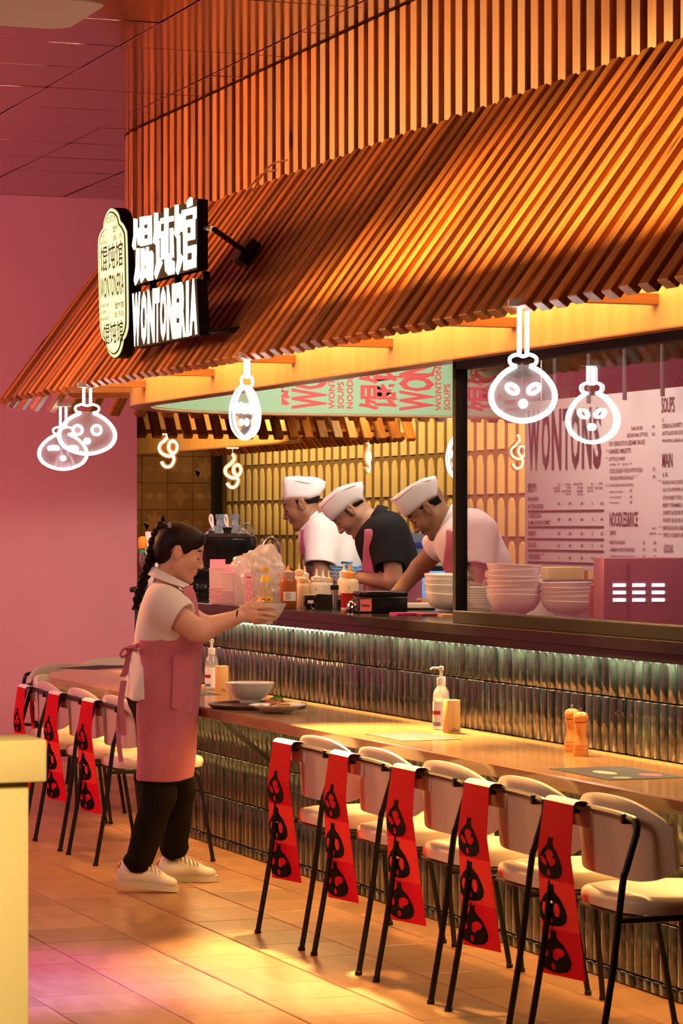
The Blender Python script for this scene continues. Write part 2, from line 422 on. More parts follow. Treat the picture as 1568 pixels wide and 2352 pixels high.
ce = MB().box((-13.5, 2.6, 3.69), (27, 12, .10)).build('ceiling', back_wood, kind='structure', smooth=0)
pan_me = MB().box((0, 0, .012), (.592, .592, .024), bev=.002, seg=1).mesh('panel', ceil_metal, 0)
for i in range(13):
    for j in range(5):
        put('panel', pan_me, None, ce, (-16.71+.6*i, 1.855+.6*j, 3.6+random.uniform(0, .002)), (random.uniform(-.003, .003), random.uniform(-.003, .003), 0))
rest = MB()
for i in range(-4, 26):
    for j in range(-6, 9):
        if not (0 <= i < 13 and 0 <= j < 5): rest.box((-16.71+.6*i, 1.855+.6*j, 3.612), (.592, .592, .024))
rest.build('panel', ceil_metal, ce, kind='stuff', smooth=0)
# ceiling cassette, only its rounded corner is in view
cas = thing('ceiling_cassette', 'grey rounded ceiling unit cut off by the top edge of the photo', 'air conditioner', (0, 0, 0))
cas.location = at_z(85, 22, 3.55)
pm = frame((0, 0, 0), (1, 0, 0), (0, 1, 0))
MB().prism(rrect(.62, .40, .09, 6), -.015, .02).build('face_panel', mat('cassette_grey', (.42, .42, .43), .5), cas)
MB().prism(rrect(.56, .34, .05, 4), .02, .08).build('housing', dark_duct, cas)

# ---------------------------------------------------------------- hall walls
wl = MB().box((-17.06, 1.0, 1.8), (.10, 8.06, 3.6)).build('wall_left', pink_paint, kind='structure', smooth=0)
MB().box((-17.003, 1.0, .05), (.014, 8.06, .10), bev=.003).build('baseboard_left', cream_paint, kind='structure', smooth=0)
# tambour wall behind the kitchen: rows of round-topped staves
wb = MB().box((-19.6, 8.37, 1.8), (12.0, .10, 3.6)).build('wall_back', tambour_back, kind='structure', smooth=0)
def stave(w, h, d, n=7):
    rows = [[], [], []]
    for k in range(n):
        u = -1 + 2*k/(n-1); dd = -d*math.sqrt(max(0, 1-u*u*.92)); tp = h - (w*.75)*(1-math.sqrt(max(0, 1-u*u)))
        rows[0].append((u*w/2, dd, 0)); rows[1].append((u*w/2, dd, tp)); rows[2].append((u*w/2, .01, tp+.012))
    return MB().surf(rows)
for z0, h in ((2.125, .31), (1.80, .285), (1.49, .275), (1.18, .27), (.87, .27)):
    sm = stave(.132, h, .016).mesh('panel', tambour_m, 60)
    for k in range(51): put('panel', sm, None, wb, (-25.1+.19*k, 8.322, z0))
MB().box((-25.36, 8.29, 1.3), (.10, .10, 2.6)).build('trim_2', black_metal, kind='structure', smooth=0)
# brown pattern-tile wall closing the far end
wf = MB().box((-25.52, 6.4, 1.8), (.10, 3.9, 3.6)).build('wall_far', mat('tile_bed', (.15, .07, .03), .8), kind='structure', smooth=0)
bt = MB().box((0, 0, 0), (.02, .246, .246), bev=.002, seg=1).mesh('tile', brown_tile, 0)
star = MB()
def starpoly(a, b, n=4):
    return [((a if i % 2 == 0 else b)*math.cos(PI*i/n+PI/2), (a if i % 2 == 0 else b)*math.sin(PI*i/n+PI/2)) for i in range(2*n)]
for i in range(14):
    for j in range(11):
        y, z = 4.95+.25*i, .35+.25*j
        put('tile', bt, None, wf, (-25.46, y, z))
        M = frame((-25.4495, y, z), (0, 1, 0), (0, 0, 1))
        q = (i*3+j*5) % 4
        if i % 2 == 0 and j % 2 == 0: star.prism(starpoly(.115, .045), 0, .002, M)
        elif q == 2: star.prism(starpoly(.11, .06, 8), 0, .002, M)
        else:
            for s_ in (1, -1): star.prism([(.11*s_, 0), (.05*s_, .035), (.01*s_, 0), (.05*s_, -.035)], 0, .002, M)
star.build('motif', brown_star, wf, smooth=0, kind='stuff')

# ---------------------------------------------------------------- the kiosk shell
# glazed stick-tile front
wk = sweep(MB(), [(1.03, 0), (1.03, 1.118), (.93, 1.118), (.93, 0)]).build('wall_front', grout, kind='structure', smooth=30)
rows_t = [(.002, .044), (.049, .2445), (.2495, .447), (.4515, .65), (.6545, .733), (.783, .970), (.975, 1.116)]
tmesh = {}
stuff_t = MB(); n_t = 0
for zi, (za, zb) in enumerate(rows_t):
    h = zb - za
    tmesh[zi] = MB().box((0, 0, 0), (.0598, .012, h), bev=.0028, seg=2).mesh('tile', glaze, 60)
    for i in range(124):
        x = -14.0 + .063*(i+.5)
        a = (random.gauss(0, .004), 0, random.gauss(0, .010))
        pos = (x, 4.284+random.uniform(-.0012, .0012), (za+zb)/2)
        if -11.36 < x < -8.2 and zi > 0 and n_t < 300:
            put('tile', tmesh[zi], None, wk, pos, a); n_t += 1
        elif x < -7.0: stuff_t.box(pos, (.0598, .012, h), M=Euler(a).to_matrix().to_4x4(), bev=.0028, seg=1)
    for i in range(26):
        t = PI/2*(i+.5)/26
        stuff_t.box((KX-1.036*math.sin(t), KY-1.036*math.cos(t), (za+zb)/2), (.0598, .012, h), rz=-t)
    for i in range(20): stuff_t.box((KX-1.036, KY+.063*(i+.5), (za+zb)/2), (.012, .0598, h))
stuff_t.build('tile', glaze, wk, kind='stuff', smooth=60)

# black service counter
sco = thing('service_counter', 'long black stone service counter above the glazed tiles', 'counter', (-11, 4.4, 1.112))
sweep(MB(), [(1.125, 1.1445), (1.125, 1.183), (1.121, 1.187), (.45, 1.187), (.45, 1.1445)]).build('worktop', black_gloss, sco, True)
sweep(MB(), [(1.118, 1.112), (1.118, 1.1425), (.95, 1.1425), (.95, 1.120), (1.085, 1.120), (1.085, 1.112)]).build('front_lip', black_gloss, sco, True)
sweep(MB(), [(.93, .0), (.93, 1.118), (.90, 1.118), (.90, 0)], yend=7).build('inner_panel', steel, sco, True)
MB().box((-10.6, 4.2525, 1.1165), (6.6, .012, .004)).build('light_strip', mat('led_white', (1, .86, .6), emit=6), sco, True, smooth=0)
# oak bar table running round the corner
tb = thing('bar_table', 'long oak bar table with rounded end, fixed below the black counter', 'table', (-11, 4.0, .735))
sweep(MB(), [(1.6, .739), (1.6, .776), (1.595, .781), (1.046, .781), (1.046, .735), (1.596, .735)]).build('tabletop', table_top_m, tb, True, smooth=40)
for x in (-13.6, -12.1, -9.05, -7.6):
    b_ = MB().beam((x, 4.262, .72), (x, 3.92, .72), .03, .03).beam((x, 4.262, .45), (x, 3.95, .705), .022, .022)
    b_.build('wall_bracket', black_metal, tb, True, smooth=0)
MB().box((-10.6, 4.12, .7265), (6.6, .016, .006)).build('light_strip', mat('led_warm', (1, .62, .2), emit=4), tb, True, smooth=0)

# fascia ring with its printed inner face
fa = sweep(MB(), [(1.17, 2.192), (1.17, 2.9), (1.065, 2.9), (1.065, 2.192)]).build('trim_1', ply_wood, kind='structure', smooth=30)
sweep(MB(), [(1.172, 2.186), (1.172, 2.1915), (1.06, 2.1915), (1.06, 2.186)]).build('edge_band', edge_wood, fa)
sweep(MB(), [(1.0645, 2.20), (1.0645, 2.88), (1.060, 2.88), (1.060, 2.20)], yend=8.2).build('printed_band', mint, fa)
def band_text(y, body, size, sx, z0=2.228, bold=.0012, line=1):
    M = frame((KX-1.0595, y, z0), (0, 0, 1), (0, -1, 0)); return text('lettering', body, size, coral, fa, M, sx=sx, bold=bold, line=line)
for k in range(6):
    y0 = 4.93 + .655*k
    if y0 > 8.8: break
    band_text(y0+.035, 'WONTONS', .052, 1.0); band_text(y0+.09, 'SOUPS', .052, 1.0); band_text(y0+.146, 'NOODLES', .052, 1.0)
    band_text(y0+.395, '\u9984\u9968\u9986', .245, .62, bold=.006, z0=2.225)
    band_text(y0+.635, 'WONT', .285, .36, bold=.010)
    ringp = rrect(.42, .30, .08, 5); ringi = rrect(.395, .275, .07, 5)
    rp = MB(); nn = len(ringp); M = frame((KX-1.0592, y0+.45, 2.56), (0, 1, 0), (0, 0, 1))
    rp.add([(p[0], p[1], 0) for p in ringp]+[(p[0], p[1], 0) for p in ringi], [(i, (i+1) % nn, nn+(i+1) % nn, nn+i) for i in range(nn)], M)
    rp.build('lettering', coral, fa, smooth=0)

# upper slat wall
wu = sweep(MB(), [(1.157, 2.9), (1.157, 3.6), (1.09, 3.6), (1.09, 2.9)]).build('wall_upper', back_wood, kind='structure', smooth=30)
ws_me = MB().box((0, 0, 0), (.066, .043, .62), bev=.003, seg=1).mesh('slat', slat_wood, 0)
cs_me = MB().box((0, 0, 0), (.066, .040, 1.085), bev=.003, seg=1).mesh('slat', slat_wood, 0)
can = thing('slatted_canopy', 'sloping canopy of close wooden slats with a rounded corner over the bar', 'canopy', (-11, 3.8, 2.2))
th_c = -math.atan2(.64, .87); rm, zm = 1.52, 2.639
PIT = .113
pos = [(-5.88-PIT*i, None) for i in range(72)] + [(None, (i+.5)/15*PI/2) for i in range(15)]
for x, t in pos:
    j = random.uniform(-.003, .003)
    if t is None:
        put('slat', ws_me, None, wu, (x+j, KY-1.176, 3.285), (0, 0, random.gauss(0, .012)))
        put('slat', cs_me, None, can, Vector((x+j, KY-rm, zm+random.uniform(-.004, .004)))-can.location, (th_c+random.gauss(0, .004), 0, random.gauss(0, .006)))
    else:
        put('slat', ws_me, None, wu, (KX-1.176*math.sin(t), KY-1.176*math.cos(t), 3.285), (0, 0, -t))
        put('slat', cs_me, None, can, Vector((KX-rm*math.sin(t), KY-rm*math.cos(t), zm))-can.location, (th_c, 0, -t))
for i in range(34):
    y = KY + PIT*(i+.3)
    if i < 10: put('slat', ws_me, None, wu, (KX-1.176, y, 3.285), (0, 0, -PI/2))
    put('slat', cs_me, None, can, Vector((KX-rm, y, zm))-can.location, (th_c, 0, -PI/2))
sweep(MB(), [(1.17, 3.062), (1.735, 2.305), (1.745, 2.313), (1.18, 3.075)]).build('backing_board', back_wood, can, True)
sweep(MB(), [(1.16, 3.045), (1.725, 2.29), (1.733, 2.300), (1.168, 3.055)]).build('lining', ply_wood, can, True)
for x in (-5.9, -7.05, -8.17, -9.28, -10.48, -11.63, -12.77, -13.9):
    MB().beam((x, 4.15, 2.286), (x, 3.575, 2.286), .05, .034, (0, 0, 1)).build('bracket_beam', beam_wood, can, True, smooth=0)
for t in (.38, .8, 1.2, PI/2):
    s_, c_ = math.sin(t), math.cos(t)
    MB().beam((KX-1.17*s_, KY-1.17*c_, 2.286), (KX-1.74*s_, KY-1.74*c_, 2.286), .05, .034).build('bracket_beam', beam_wood, can, True, smooth=0)
# two cut-off cable ends lying on the canopy
for k, (xa, ya) in enumerate(((556, 462), (580, 440))):
    b0 = at_y(xa, ya, 3.90); cb = MB().tube(smooth_path([b0, b0+Vector((.02, .03, .06)), b0+Vector((.08, .06, .11)), b0+Vector((.16, .10, .12))], 4), .004, 6)
    tag(cb.build('cable', mat('cable_tan', (.55, .25, .09), .5)), ('left' if k == 0 else 'right')+' one of two short tan cable ends on top of the slatted canopy', 'cable', 'loose cable ends')

# window on the right half of the counter
frame_black = mat('frame_black', (.008, .007, .008), .55, spec=.12)
wn = MB().box((-9.975, 4.235, 1.69), (.034, .05, 1.005), bev=.003).build('window_1', frame_black, kind='structure', smooth=0)
for nm, c, d in (('sill', (-8.2, 4.235, 1.211), (3.55, .06, .048)), ('head_rail', (-8.2, 4.235, 2.172), (3.55, .05, .034))):
    MB().box(c, d, bev=.003).build(nm, frame_black, wn, smooth=0)
MB().box((-8.2, 4.237, 1.69), (3.52, .006, .935)).build('pane', glass('window_glass', (.97, .95, .95), 1.52, .0, boost=1.6), wn, smooth=0)

# ---------------------------------------------------------------- second slatted pergola far behind
pg = thing('slatted_pergola', 'second slatted wooden canopy with a pale wood band, far behind the cooks', 'canopy', (-21, 6.6, 2.2))
for i in range(24):
    put('slat', cs_me, None, pg, Vector((-19.72, 5.2+.115*i, zm))-pg.location, (th_c, 0, PI/2))
for i in range(40):
    put('slat', cs_me, None, pg, Vector((-19.6-.115*i, 7.53, zm))-pg.location, (th_c, 0, PI))
MB().box((-22.6, 7.12, 2.5), (5.4, .06, .6)).build('fascia', ply_wood, pg, True, smooth=0)
MB().box((-22.6, 7.12, 2.196), (5.42, .09, .012)).build('edge_band', edge_wood, pg, True, smooth=0)
MB().box((-19.52, 6.5, 2.245), (.04, 2.7, .03)).box((-19.75, 6.5, 2.52), (.04, 2.7, .04)).build('rail', beam_wood, pg, True, smooth=0)
MB().box((-22.2, 7.72, 2.30), (5.2, .04, .03)).build('rail', beam_wood, pg, True, smooth=0)
MB().box((-22.4, 6.1, 3.15), (5.6, 3.2, .08)).build('roof_deck', back_wood, pg, True, smooth=0)

# ---------------------------------------------------------------- near cabinet, bottom left
cb_ = thing('cream_cabinet', 'cream painted cabinet with an overhanging top in the near left corner', 'cabinet', (-4.86, .62, 0))
e = px(108, 1750, 5.0)
MB().box((e.x-.07, e.y-.65, 1.139), (.14, 1.3, .075), bev=.004).build('top', cream_paint, cb_, True)
MB().box((e.x-.075, e.y-.66-.013, .55), (.11, 1.29, 1.102), bev=.003).build('body', cream_paint, cb_, True)
area('cabinet_fill_lamp', (-2.6, .9, 2.6), (-4.8, .9, 1.0), .5, .5, 11, (1, .74, .36), 50)  # unseen lamp added to light the cabinet

# unseen plate with a made-up lamp body, added to shade the canopy rim
tl = thing('rim_shade', 'added black plate on rods shading the canopy rim, out of view at the left', 'light blocker', (-14.55, -.5, 2.7))
MB().box((-14.2, -.10, 2.405), (2.2, .012, .522)).build('shade_plate', black_metal, tl, True, smooth=0)
for x in (-15.2, -13.2): MB().beam((x, -.10, 2.65), (x, -.35, 3.6), .02, .02).build('rod', black_metal, tl, True, smooth=0)
MB().box((-14.55, -.75, 2.72), (.5, .14, .16), bev=.01).build('housing', black_metal, tl, True)
MB().tube([(-14.55, -.75, 2.8), (-14.55, -.75, 3.6)], .012, 8).build('stem', black_metal, tl, True)
# ---------------------------------------------------------------- chairs
pad_m = mat('beige_leatherette', (.62, .49, .37), .42, spec=.4, bump=.03, bscale=260)
seat_m = mat('seat_leatherette', (.74, .60, .44), .40, spec=.4, bump=.03, bscale=260)
tube_m = mat('black_tube', (.010, .008, .007), .38, spec=.35)
brass = mat('brass', (.8, .5, .18), .3, metal=1)
def make_chair(label, loc, rz, group):
    t = thing('dining_chair', label, 'chair', loc, rz, group)
    # seat cushion
    out = rrect(.47, .43, .13, 6, 0, .065)
    mb = MB(); n = len(out); rows = []
    for z, k in ((.434, .93), (.436, .985), (.455, 1.0), (.470, .99), (.480, .955), (.485, .86), (.487, .5), (.487, .02)):
        rows.append([(p[0]*k, .065+(p[1]-.065)*k, z) for p in out])
    mb.surf(rows, close=True); mb.f.append(tuple(range(n-1, -1, -1)))
    mb.build('seat', seat_m, t, smooth=60)
    # wrapped back pad
    rows = []
    for i in range(17):
        u = -1+2*i/16; k = abs(u)
        x = .305*u; y = -.132+.070*k**3.2; zt = .766-.070*k**3; zb = .528+.045*k**6; th = .032*(1-.25*k**8)
        tx = .305; ty = .070*3.2*k**2.2*(1 if u > 0 else -1); nl = math.hypot(tx, ty); nx, ny = -ty/nl, tx/nl
        ringp = []
        for a, (dz, dn) in enumerate(((0, 0), (.35, 0), (.7, 0), (.93, .0), (1.0, .25), (1.0, .75), (.93, 1), (.7, 1), (.35, 1), (.05, 1), (0, .7))):
            lean = .012*(dz-.3)
            ringp.append((x+nx*th*dn, y+ny*th*dn-lean, zb+(zt-zb)*dz))
        rows.append(ringp)
    mb = MB().surf(rows, close=True); m = len(rows[0])
    mb.f += [tuple(range(m)), tuple(range(16*m+m-1, 16*m-1, -1))]
    mb.build('backrest', pad_m, t, smooth=50)
    # back frame: two rear legs and the rail
    for s in (-1, 1):
        MB().tube(smooth_path([(  .238*s, -.275, .006), (.236*s, -.226, .28), (.236*s, -.194, .53), (.240*s, -.184, .575), (.246*s, -.156, .672)], 4), [.0105]*16+[.0105]*1, 8).build('leg', tube_m, t)
        MB().lathe([(.013, 0), (.013, .012), (.0105, .014)], (.238*s, -.275, 0), 10).build('foot_cap', tube_m, t)
        MB().tube(smooth_path([(.215*s, -.20, .425), (.222*s, .0, .425), (.216*s, .17, .425), (.218*s, .215, .410), (.226*s, .232, .36), (.262*s, .282, .006)], 4), .0095, 8).build('leg', tube_m, t)
        MB().lathe([(.012, 0), (.012, .012), (.0095, .014)], (.262*s, .282, 0), 10).build('foot_cap', tube_m, t)
    MB().tube(smooth_path([(-.246, -.156, .668), (-.240, -.150, .702), (-.205, -.150, .716), (0, -.152, .722), (.205, -.150, .716), (.240, -.150, .702), (.246, -.156, .668)], 5), .0105, 8).build('back_rail', tube_m, t)
    for yy in (-.12, .19): MB().tube([(-.22, yy, .424), (.22, yy, .424)], .008, 8).build('crossbar', tube_m, t)
    for s in (-1, 1):
        MB().tube([(.236*s, -.206, .425), (.214*s, -.195, .425)], .006, 8).build('bolt', brass, t)
        MB().box((.17*s, -.150, .712), (.02, .03, .03), bev=.003).build('clip', tube_m, t)
    return t
GR = 'beige chairs pushed in along the bar table'
cols_r = [-10.015, -9.40, -8.77, -8.14, -7.52]
names_r = ['beige chair next to the standing woman, first of the five on the right',
           'beige chair second from the woman in the right row of five',
           'middle one of the five beige chairs on the right',
           'beige chair just left of the nearest chair at the lower right',
           'nearest beige chair in the lower right corner, its black back rail uncovered']
ch0 = None
banners = []
for i, x in enumerate(cols_r):
    rz = (.015, -.02, .01, -.01, .0)[i]
    if ch0 is None: ch0 = make_chair(names_r[0], (x, 3.79, 0), rz, GR)
    else: dup(ch0, (x, 3.79, 0), rz, names_r[i], GR)
    banners.append((x-.190, 3.594, .728, rz))
cols_l = [(-12.79, 3.79, 0.0), (-13.42, 3.79, .0), (-14.06, 3.79, -.06)]
names_l = ['beige chair directly behind the apron of the standing woman',
           'beige chair second to the left behind the standing woman',
           'beige chair partly hidden by the cream cabinet, third behind the woman']
for (x, y, rz), nm in zip(cols_l, names_l):
    dup(ch0, (x, y, 0), rz, nm, GR); banners.append((x-.190, y-.196, .728, rz))
for t, r, nm in ((R(27), 1.55, 'beige chair at the left picture edge, turned round the table corner'),
                 (R(60), 2.06, 'empty beige chair beyond the table end, left of the two facing us'),
                 (R(77), 2.46, 'farthest beige chair, near the pink wall, right of the two facing us')):
    p = (KX-r*math.sin(t), KY-r*math.cos(t), 0); rz = -t
    dup(ch0, p, rz, nm, GR)
    if r < 1.8:
        q = Vector((-.190, -.196, 0)); q.rotate(Euler((0, 0, rz))); banners.append((p[0]+q.x, p[1]+q.y, .728, rz))

# ---------------------------------------------------------------- red paper banners hung over the chair backs
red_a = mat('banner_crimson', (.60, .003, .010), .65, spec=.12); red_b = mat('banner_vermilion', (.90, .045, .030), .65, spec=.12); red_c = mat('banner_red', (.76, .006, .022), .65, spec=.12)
paper_back = mat('banner_paper', (.75, .7, .7), .6); ban_black = mat('banner_black', (.010, .004, .004), .8, spec=.1)
BW, BH = .205, .525
def drop(w, h, lean, nw=.035):
    'onion-shaped dumpling outline with a knotted neck, centred on its belly'
    pts = [(0, h*.62), (nw*.75, h*.63), (nw*.62, h*.53), (nw*.8, h*.45)]
    pts += [(w*.30, h*.30), (w*.44, h*.10), (w*.5, -h*.08), (w*.46, -h*.23), (w*.32, -h*.34), (w*.12, -h*.385)]
    right = pts; left = [(-p[0], p[1]) for p in reversed(pts[1:])]
    return [(p[0]+lean*(p[1]+h*.38), p[1]) for p in right+[(0, -h*.39)]+left]
def clipx(poly, xmin):
    out = []
    for i in range(len(poly)):
        a, b = poly[i], poly[(i+1) % len(poly)]
        if a[0] >= xmin: out.append(a)
        if (a[0]-xmin)*(b[0]-xmin) < 0:
            t = (xmin-a[0])/(b[0]-a[0]); out.append((xmin, a[1]+t*(b[1]-a[1])))
    return out
def ellp(cx, cy, a, b, rot=0, n=12):
    return [(cx+a*math.cos(2*PI*k/n)*math.cos(rot)-b*math.sin(2*PI*k/n)*math.sin(rot), cy+a*math.cos(2*PI*k/n)*math.sin(rot)+b*math.sin(2*PI*k/n)*math.cos(rot)) for k in range(n)]
def make_banner(label, loc, rz, group):
    t = thing('paper_banner', label, 'banner', loc, rz, group)
    Mb = Matrix.Rotation(R(90), 4, 'X')               # outline xy -> x, z ; prism depth -> -y
    def bend(mb):                                      # the strip hangs with a slight swing towards the seat
        mb.v = [(x, y - .030*min(1, max(0, -z)/.15) + max(0, -z)*(.050+.085*(x/BW+.5)), z) for x, y, z in mb.v]; return mb
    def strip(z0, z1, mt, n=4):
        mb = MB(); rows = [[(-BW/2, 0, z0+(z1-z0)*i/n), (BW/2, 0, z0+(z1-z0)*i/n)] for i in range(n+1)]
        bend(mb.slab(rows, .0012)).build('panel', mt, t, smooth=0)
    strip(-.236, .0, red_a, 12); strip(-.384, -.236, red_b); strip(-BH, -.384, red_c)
    MB().slab([[(-BW/2, y, z), (BW/2, y, z)] for y, z in ((0, 0), (.008, .010), (.022, .013), (.040, .011), (.054, .002), (.058, -.03), (.058, -.07))], .0012).build('fold', paper_back, t, smooth=80)
    # three printed dumplings, cut by the left edge of the strip
    for zc, w_, h_, lean, kind in ((-.184, .142, .122, .0, 0), (-.326, .152, .124, .0, 1), (-.468, .160, .124, .0, 2)):
        cx = -.030-.004*kind
        p = [(q[0]+cx, q[1]+zc) for q in drop(w_, h_, lean, .020)]
        p = clipx(p, -BW/2+.002)
        bend(MB().prism(p, .0004, .0016, Mb)).build('emblem', ban_black, t, smooth=0)
        eyes = MB()
        col = (red_a, red_b, red_c)[kind]
        if kind == 0: sh = [ellp(cx-.034, zc+.004, .020, .010, -.55), ellp(cx+.022, zc+.004, .020, .010, .5)]
        elif kind == 1: sh = [ellp(cx-.040, zc+.002, .015, .021, 0, 6), ellp(cx+.026, zc+.002, .018, .023, 0, 6)]
        else: sh = [ellp(cx-.05, zc+.010, .018, .014, -.4), ellp(cx+.022, zc+.014, .030, .014, .12), ellp(cx+.006, zc+.002, .014, .012, 0)]
        sh.append(ellp(cx-.008, zc-.030, .009, .0105, 0))
        for e_ in sh: eyes.prism(clipx(e_, -BW/2+.002), .0018, .0024, Mb)
        bend(eyes).build('emblem_face', col, t, smooth=0)
    return t
bn = ['first chair right of the woman', 'second chair right of the woman', 'middle chair of the right row', 'fourth chair of the right row',
      'nearest chair at the lower right', 'chair directly behind the woman', 'second chair left behind the woman', 'chair half hidden by the cream cabinet',
      'corner chair at the left picture edge']
b0 = None
for (x, y, z, rz), nm in zip(banners, bn):
    lab = 'red paper banner with black dumpling faces on the '+nm
    if b0 is None: b0 = make_banner(lab, (x, y, z), rz, 'red banners on the chair backs')
    else: dup(b0, (x, y, z), rz, lab, 'red banners on the chair backs')

# ---------------------------------------------------------------- neon dumplings
neon_w = mat('neon_white', (1, 1, 1), .4, emit=8, ecol=(1, .97, .98))
acryl = glass('clear_acrylic', (.93, .93, .94), 1.49, .02, body=.10, bodycol=(.9, .9, .9))
def neon_dumpling(label, loc, rz, w, h, stem, kind, group='white neon dumplings under the canopy'):
    'belly centre at the origin of the outline; hung by two rods'
    t = thing('neon_dumpling', label, 'neon light', loc, rz, group); r = .0058
    def p3(pts, y=0): return [(p[0], y, p[1]) for p in pts]
    nw = w*.13
    body = [(nw*.8, h*.46), (w*.30, h*.33), (w*.46, h*.10), (w*.49, -h*.12), (w*.40, -h*.32), (w*.20, -h*.45), (0, -h*.49)]
    body = body + [(-x, z) for x, z in reversed(body[:-1])]
    knot = [(-nw*.8, h*.46), (-nw*1.5, h*.50), (-nw*1.6, h*.60), (-nw*.8, h*.66), (0, h*.63), (nw*.8, h*.66), (nw*1.6, h*.60), (nw*1.5, h*.50), (nw*.8, h*.46)]
    MB().tube(smooth_path(p3(body), 4), r, 8).build('tube_outline', neon_w, t, smooth=170)
    MB().tube(smooth_path(p3(knot), 4), r*.9, 8).build('tube_knot', neon_w, t, smooth=170)
    plate = smooth_path([(x*1.07, 0, z*1.06) for x, z in body], 3)
    MB().prism([(p.x, p.z) for p in plate], -.012, -.016, Matrix.Rotation(R(90), 4, 'X') @ Matrix.Identity(4)).build('backing_plate', acryl, t, smooth=30)
    MB().tube(smooth_path([(x*1.07, .014, z*1.06) for x, z in body], 3), .004, 6).build('tube_rear', mat('neon_dim', (1, 1, 1), .4, emit=4, ecol=(1, .97, .98)), t, smooth=170)
    ex, ez = w*.17, h*.06
    for s in (-1, 1):
        if kind == 'heart': e = [(s*ex+s*w*.10*math.cos(a)*.9-s*.0, ez+h*.075*math.sin(a)+s*s*w*.03*math.cos(a)) for a in [2*PI*k/10 for k in range(10)]]
        elif kind == 'round': e = [(s*w*.17+w*.085*math.cos(a), ez+w*.085*math.sin(a)) for a in [2*PI*k/8 for k in range(8)]]
        else: e = [(s*w*.20+w*.11*math.cos(a), ez+h*.02+h*.055*math.sin(a)+(-h*.05*math.cos(a*2) if math.sin(a) < 0 else 0)*.6) for a in [2*PI*k/10 for k in range(10)]]
        MB().tube(smooth_path(p3(e), 2, True), r*.95, 6, closed=True).build('tube_eye', neon_w, t, smooth=170)
    mth = [(w*.045*math.cos(2*PI*k/8), -h*.20+h*.05*math.sin(2*PI*k/8)) for k in range(8)]
    MB().tube(smooth_path(p3(mth), 2, True), r*.95, 6, closed=True).build('tube_mouth', neon_w, t, smooth=170)
    for s in (-1, 1):
        MB().tube([(s*w*.06, 0, h*.63), (s*w*.06, 0, h*.63+stem)], .0065, 6).build('stem', neon_w, t, smooth=170)
    MB().box((0, 0, h*.63+stem+.012), (.09, .03, .024), bev=.004).build('ceiling_clip', mat('white_metal', (.8, .8, .8), .4), t)
    return t
def hang(x, y, D): return px(x, y, D)
def neon_at(label, x, ytop, ybot, yhang, w_px, D, rz, kind):
    h = (ybot-ytop)*D/FPX*.95; c = px(x, (ytop+ybot)/2, D)
    top = EYE+(HYP-yhang)*D/FPX
    return neon_dumpling(label, c, R(rz), w_px*D/FPX*.92, h, max(.02, top-(c.z+h*.63)), kind)
neon_at('white neon dumpling with round eyes, hanging in front of the pink wall', 200, 942, 1045, 890, 138, 13.0, 76, 'round')
neon_at('white neon dumpling with bean eyes, lowest, behind the round-eyed one', 145, 992, 1080, 934, 118, 15.75, 79, 'bean')
neon_at('white neon dumpling turned edge-on under the middle of the canopy', 567, 880, 1010, 823, 132, 10.92, 131.5, 'heart')
neon_at('large white neon dumpling with tilted eyes in front of the window', 1201, 832, 970, 705, 158, 8.45, 68, 'heart')
neon_at('small white neon dumpling beside the black window post, above the cook on the right', 1050, 1000, 1098, 966, 98, 17.17, 131.5, 'heart')

# warm noodle-shaped neon hanging from the far pergola
neon_y = mat('neon_warm', (1, .9, .7), .4, emit=2.4, ecol=(1, .78, .46))
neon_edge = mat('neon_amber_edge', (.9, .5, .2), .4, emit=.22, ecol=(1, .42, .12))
def noodle(label, x, y, sc_px, X, rz, ztop):
    c = at_x(x, y, X); D = c.xy.dot(FW.xy)
    t = thing('neon_noodle', label, 'neon light', c, R(rz), 'warm neon noodles behind the counter'); k = sc_px*D/FPX; up = ztop-c.z
    pts = [(-.02, .62), (.06, .42), (-.10, .20), (-.32, .0), (-.30, -.25), (-.05, -.40), (.18, -.36), (.02, -.16), (.05, .08), (.22, .14), (.34, -.02), (.30, -.22), (.18, -.36), (.22, -.55), (.10, -.78), (-.12, -.80), (-.26, -.62)]
    P = smooth_path([(a*k, 0, b*k) for a, b in pts], 5)
    MB().tube(P, .048*k, 8).build('tube', neon_y, t, smooth=170)
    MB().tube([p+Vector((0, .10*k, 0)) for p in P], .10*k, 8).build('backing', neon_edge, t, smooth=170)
    MB().tube([(-.02*k, 0, .60*k), (-.02*k, 0, up)], .02*k, 6).build('stem', mat('white_metal', (.8, .8, .8), .4), t)
    MB().box((-.02*k, .0, up-.004), (.5*k, .16*k, .008)).build('ceiling_clip', neon_y, t)
noodle('warm neon noodle loop hanging above the woman, left of the two loops', 386, 1022, 62, -19.52, 66, 2.23)
noodle('warm neon noodle loop beside the dark post above the water jugs', 535, 1076, 54, -21.34, 66, 2.19)
noodle('warm neon noodle seen edge-on above the middle cook', 846, 1046, 46, -19.52, 140, 2.23)
noodle('warm neon noodle behind the window pane, left of the menu board', 1190, 1032, 54, -15.80, 92, 2.215)

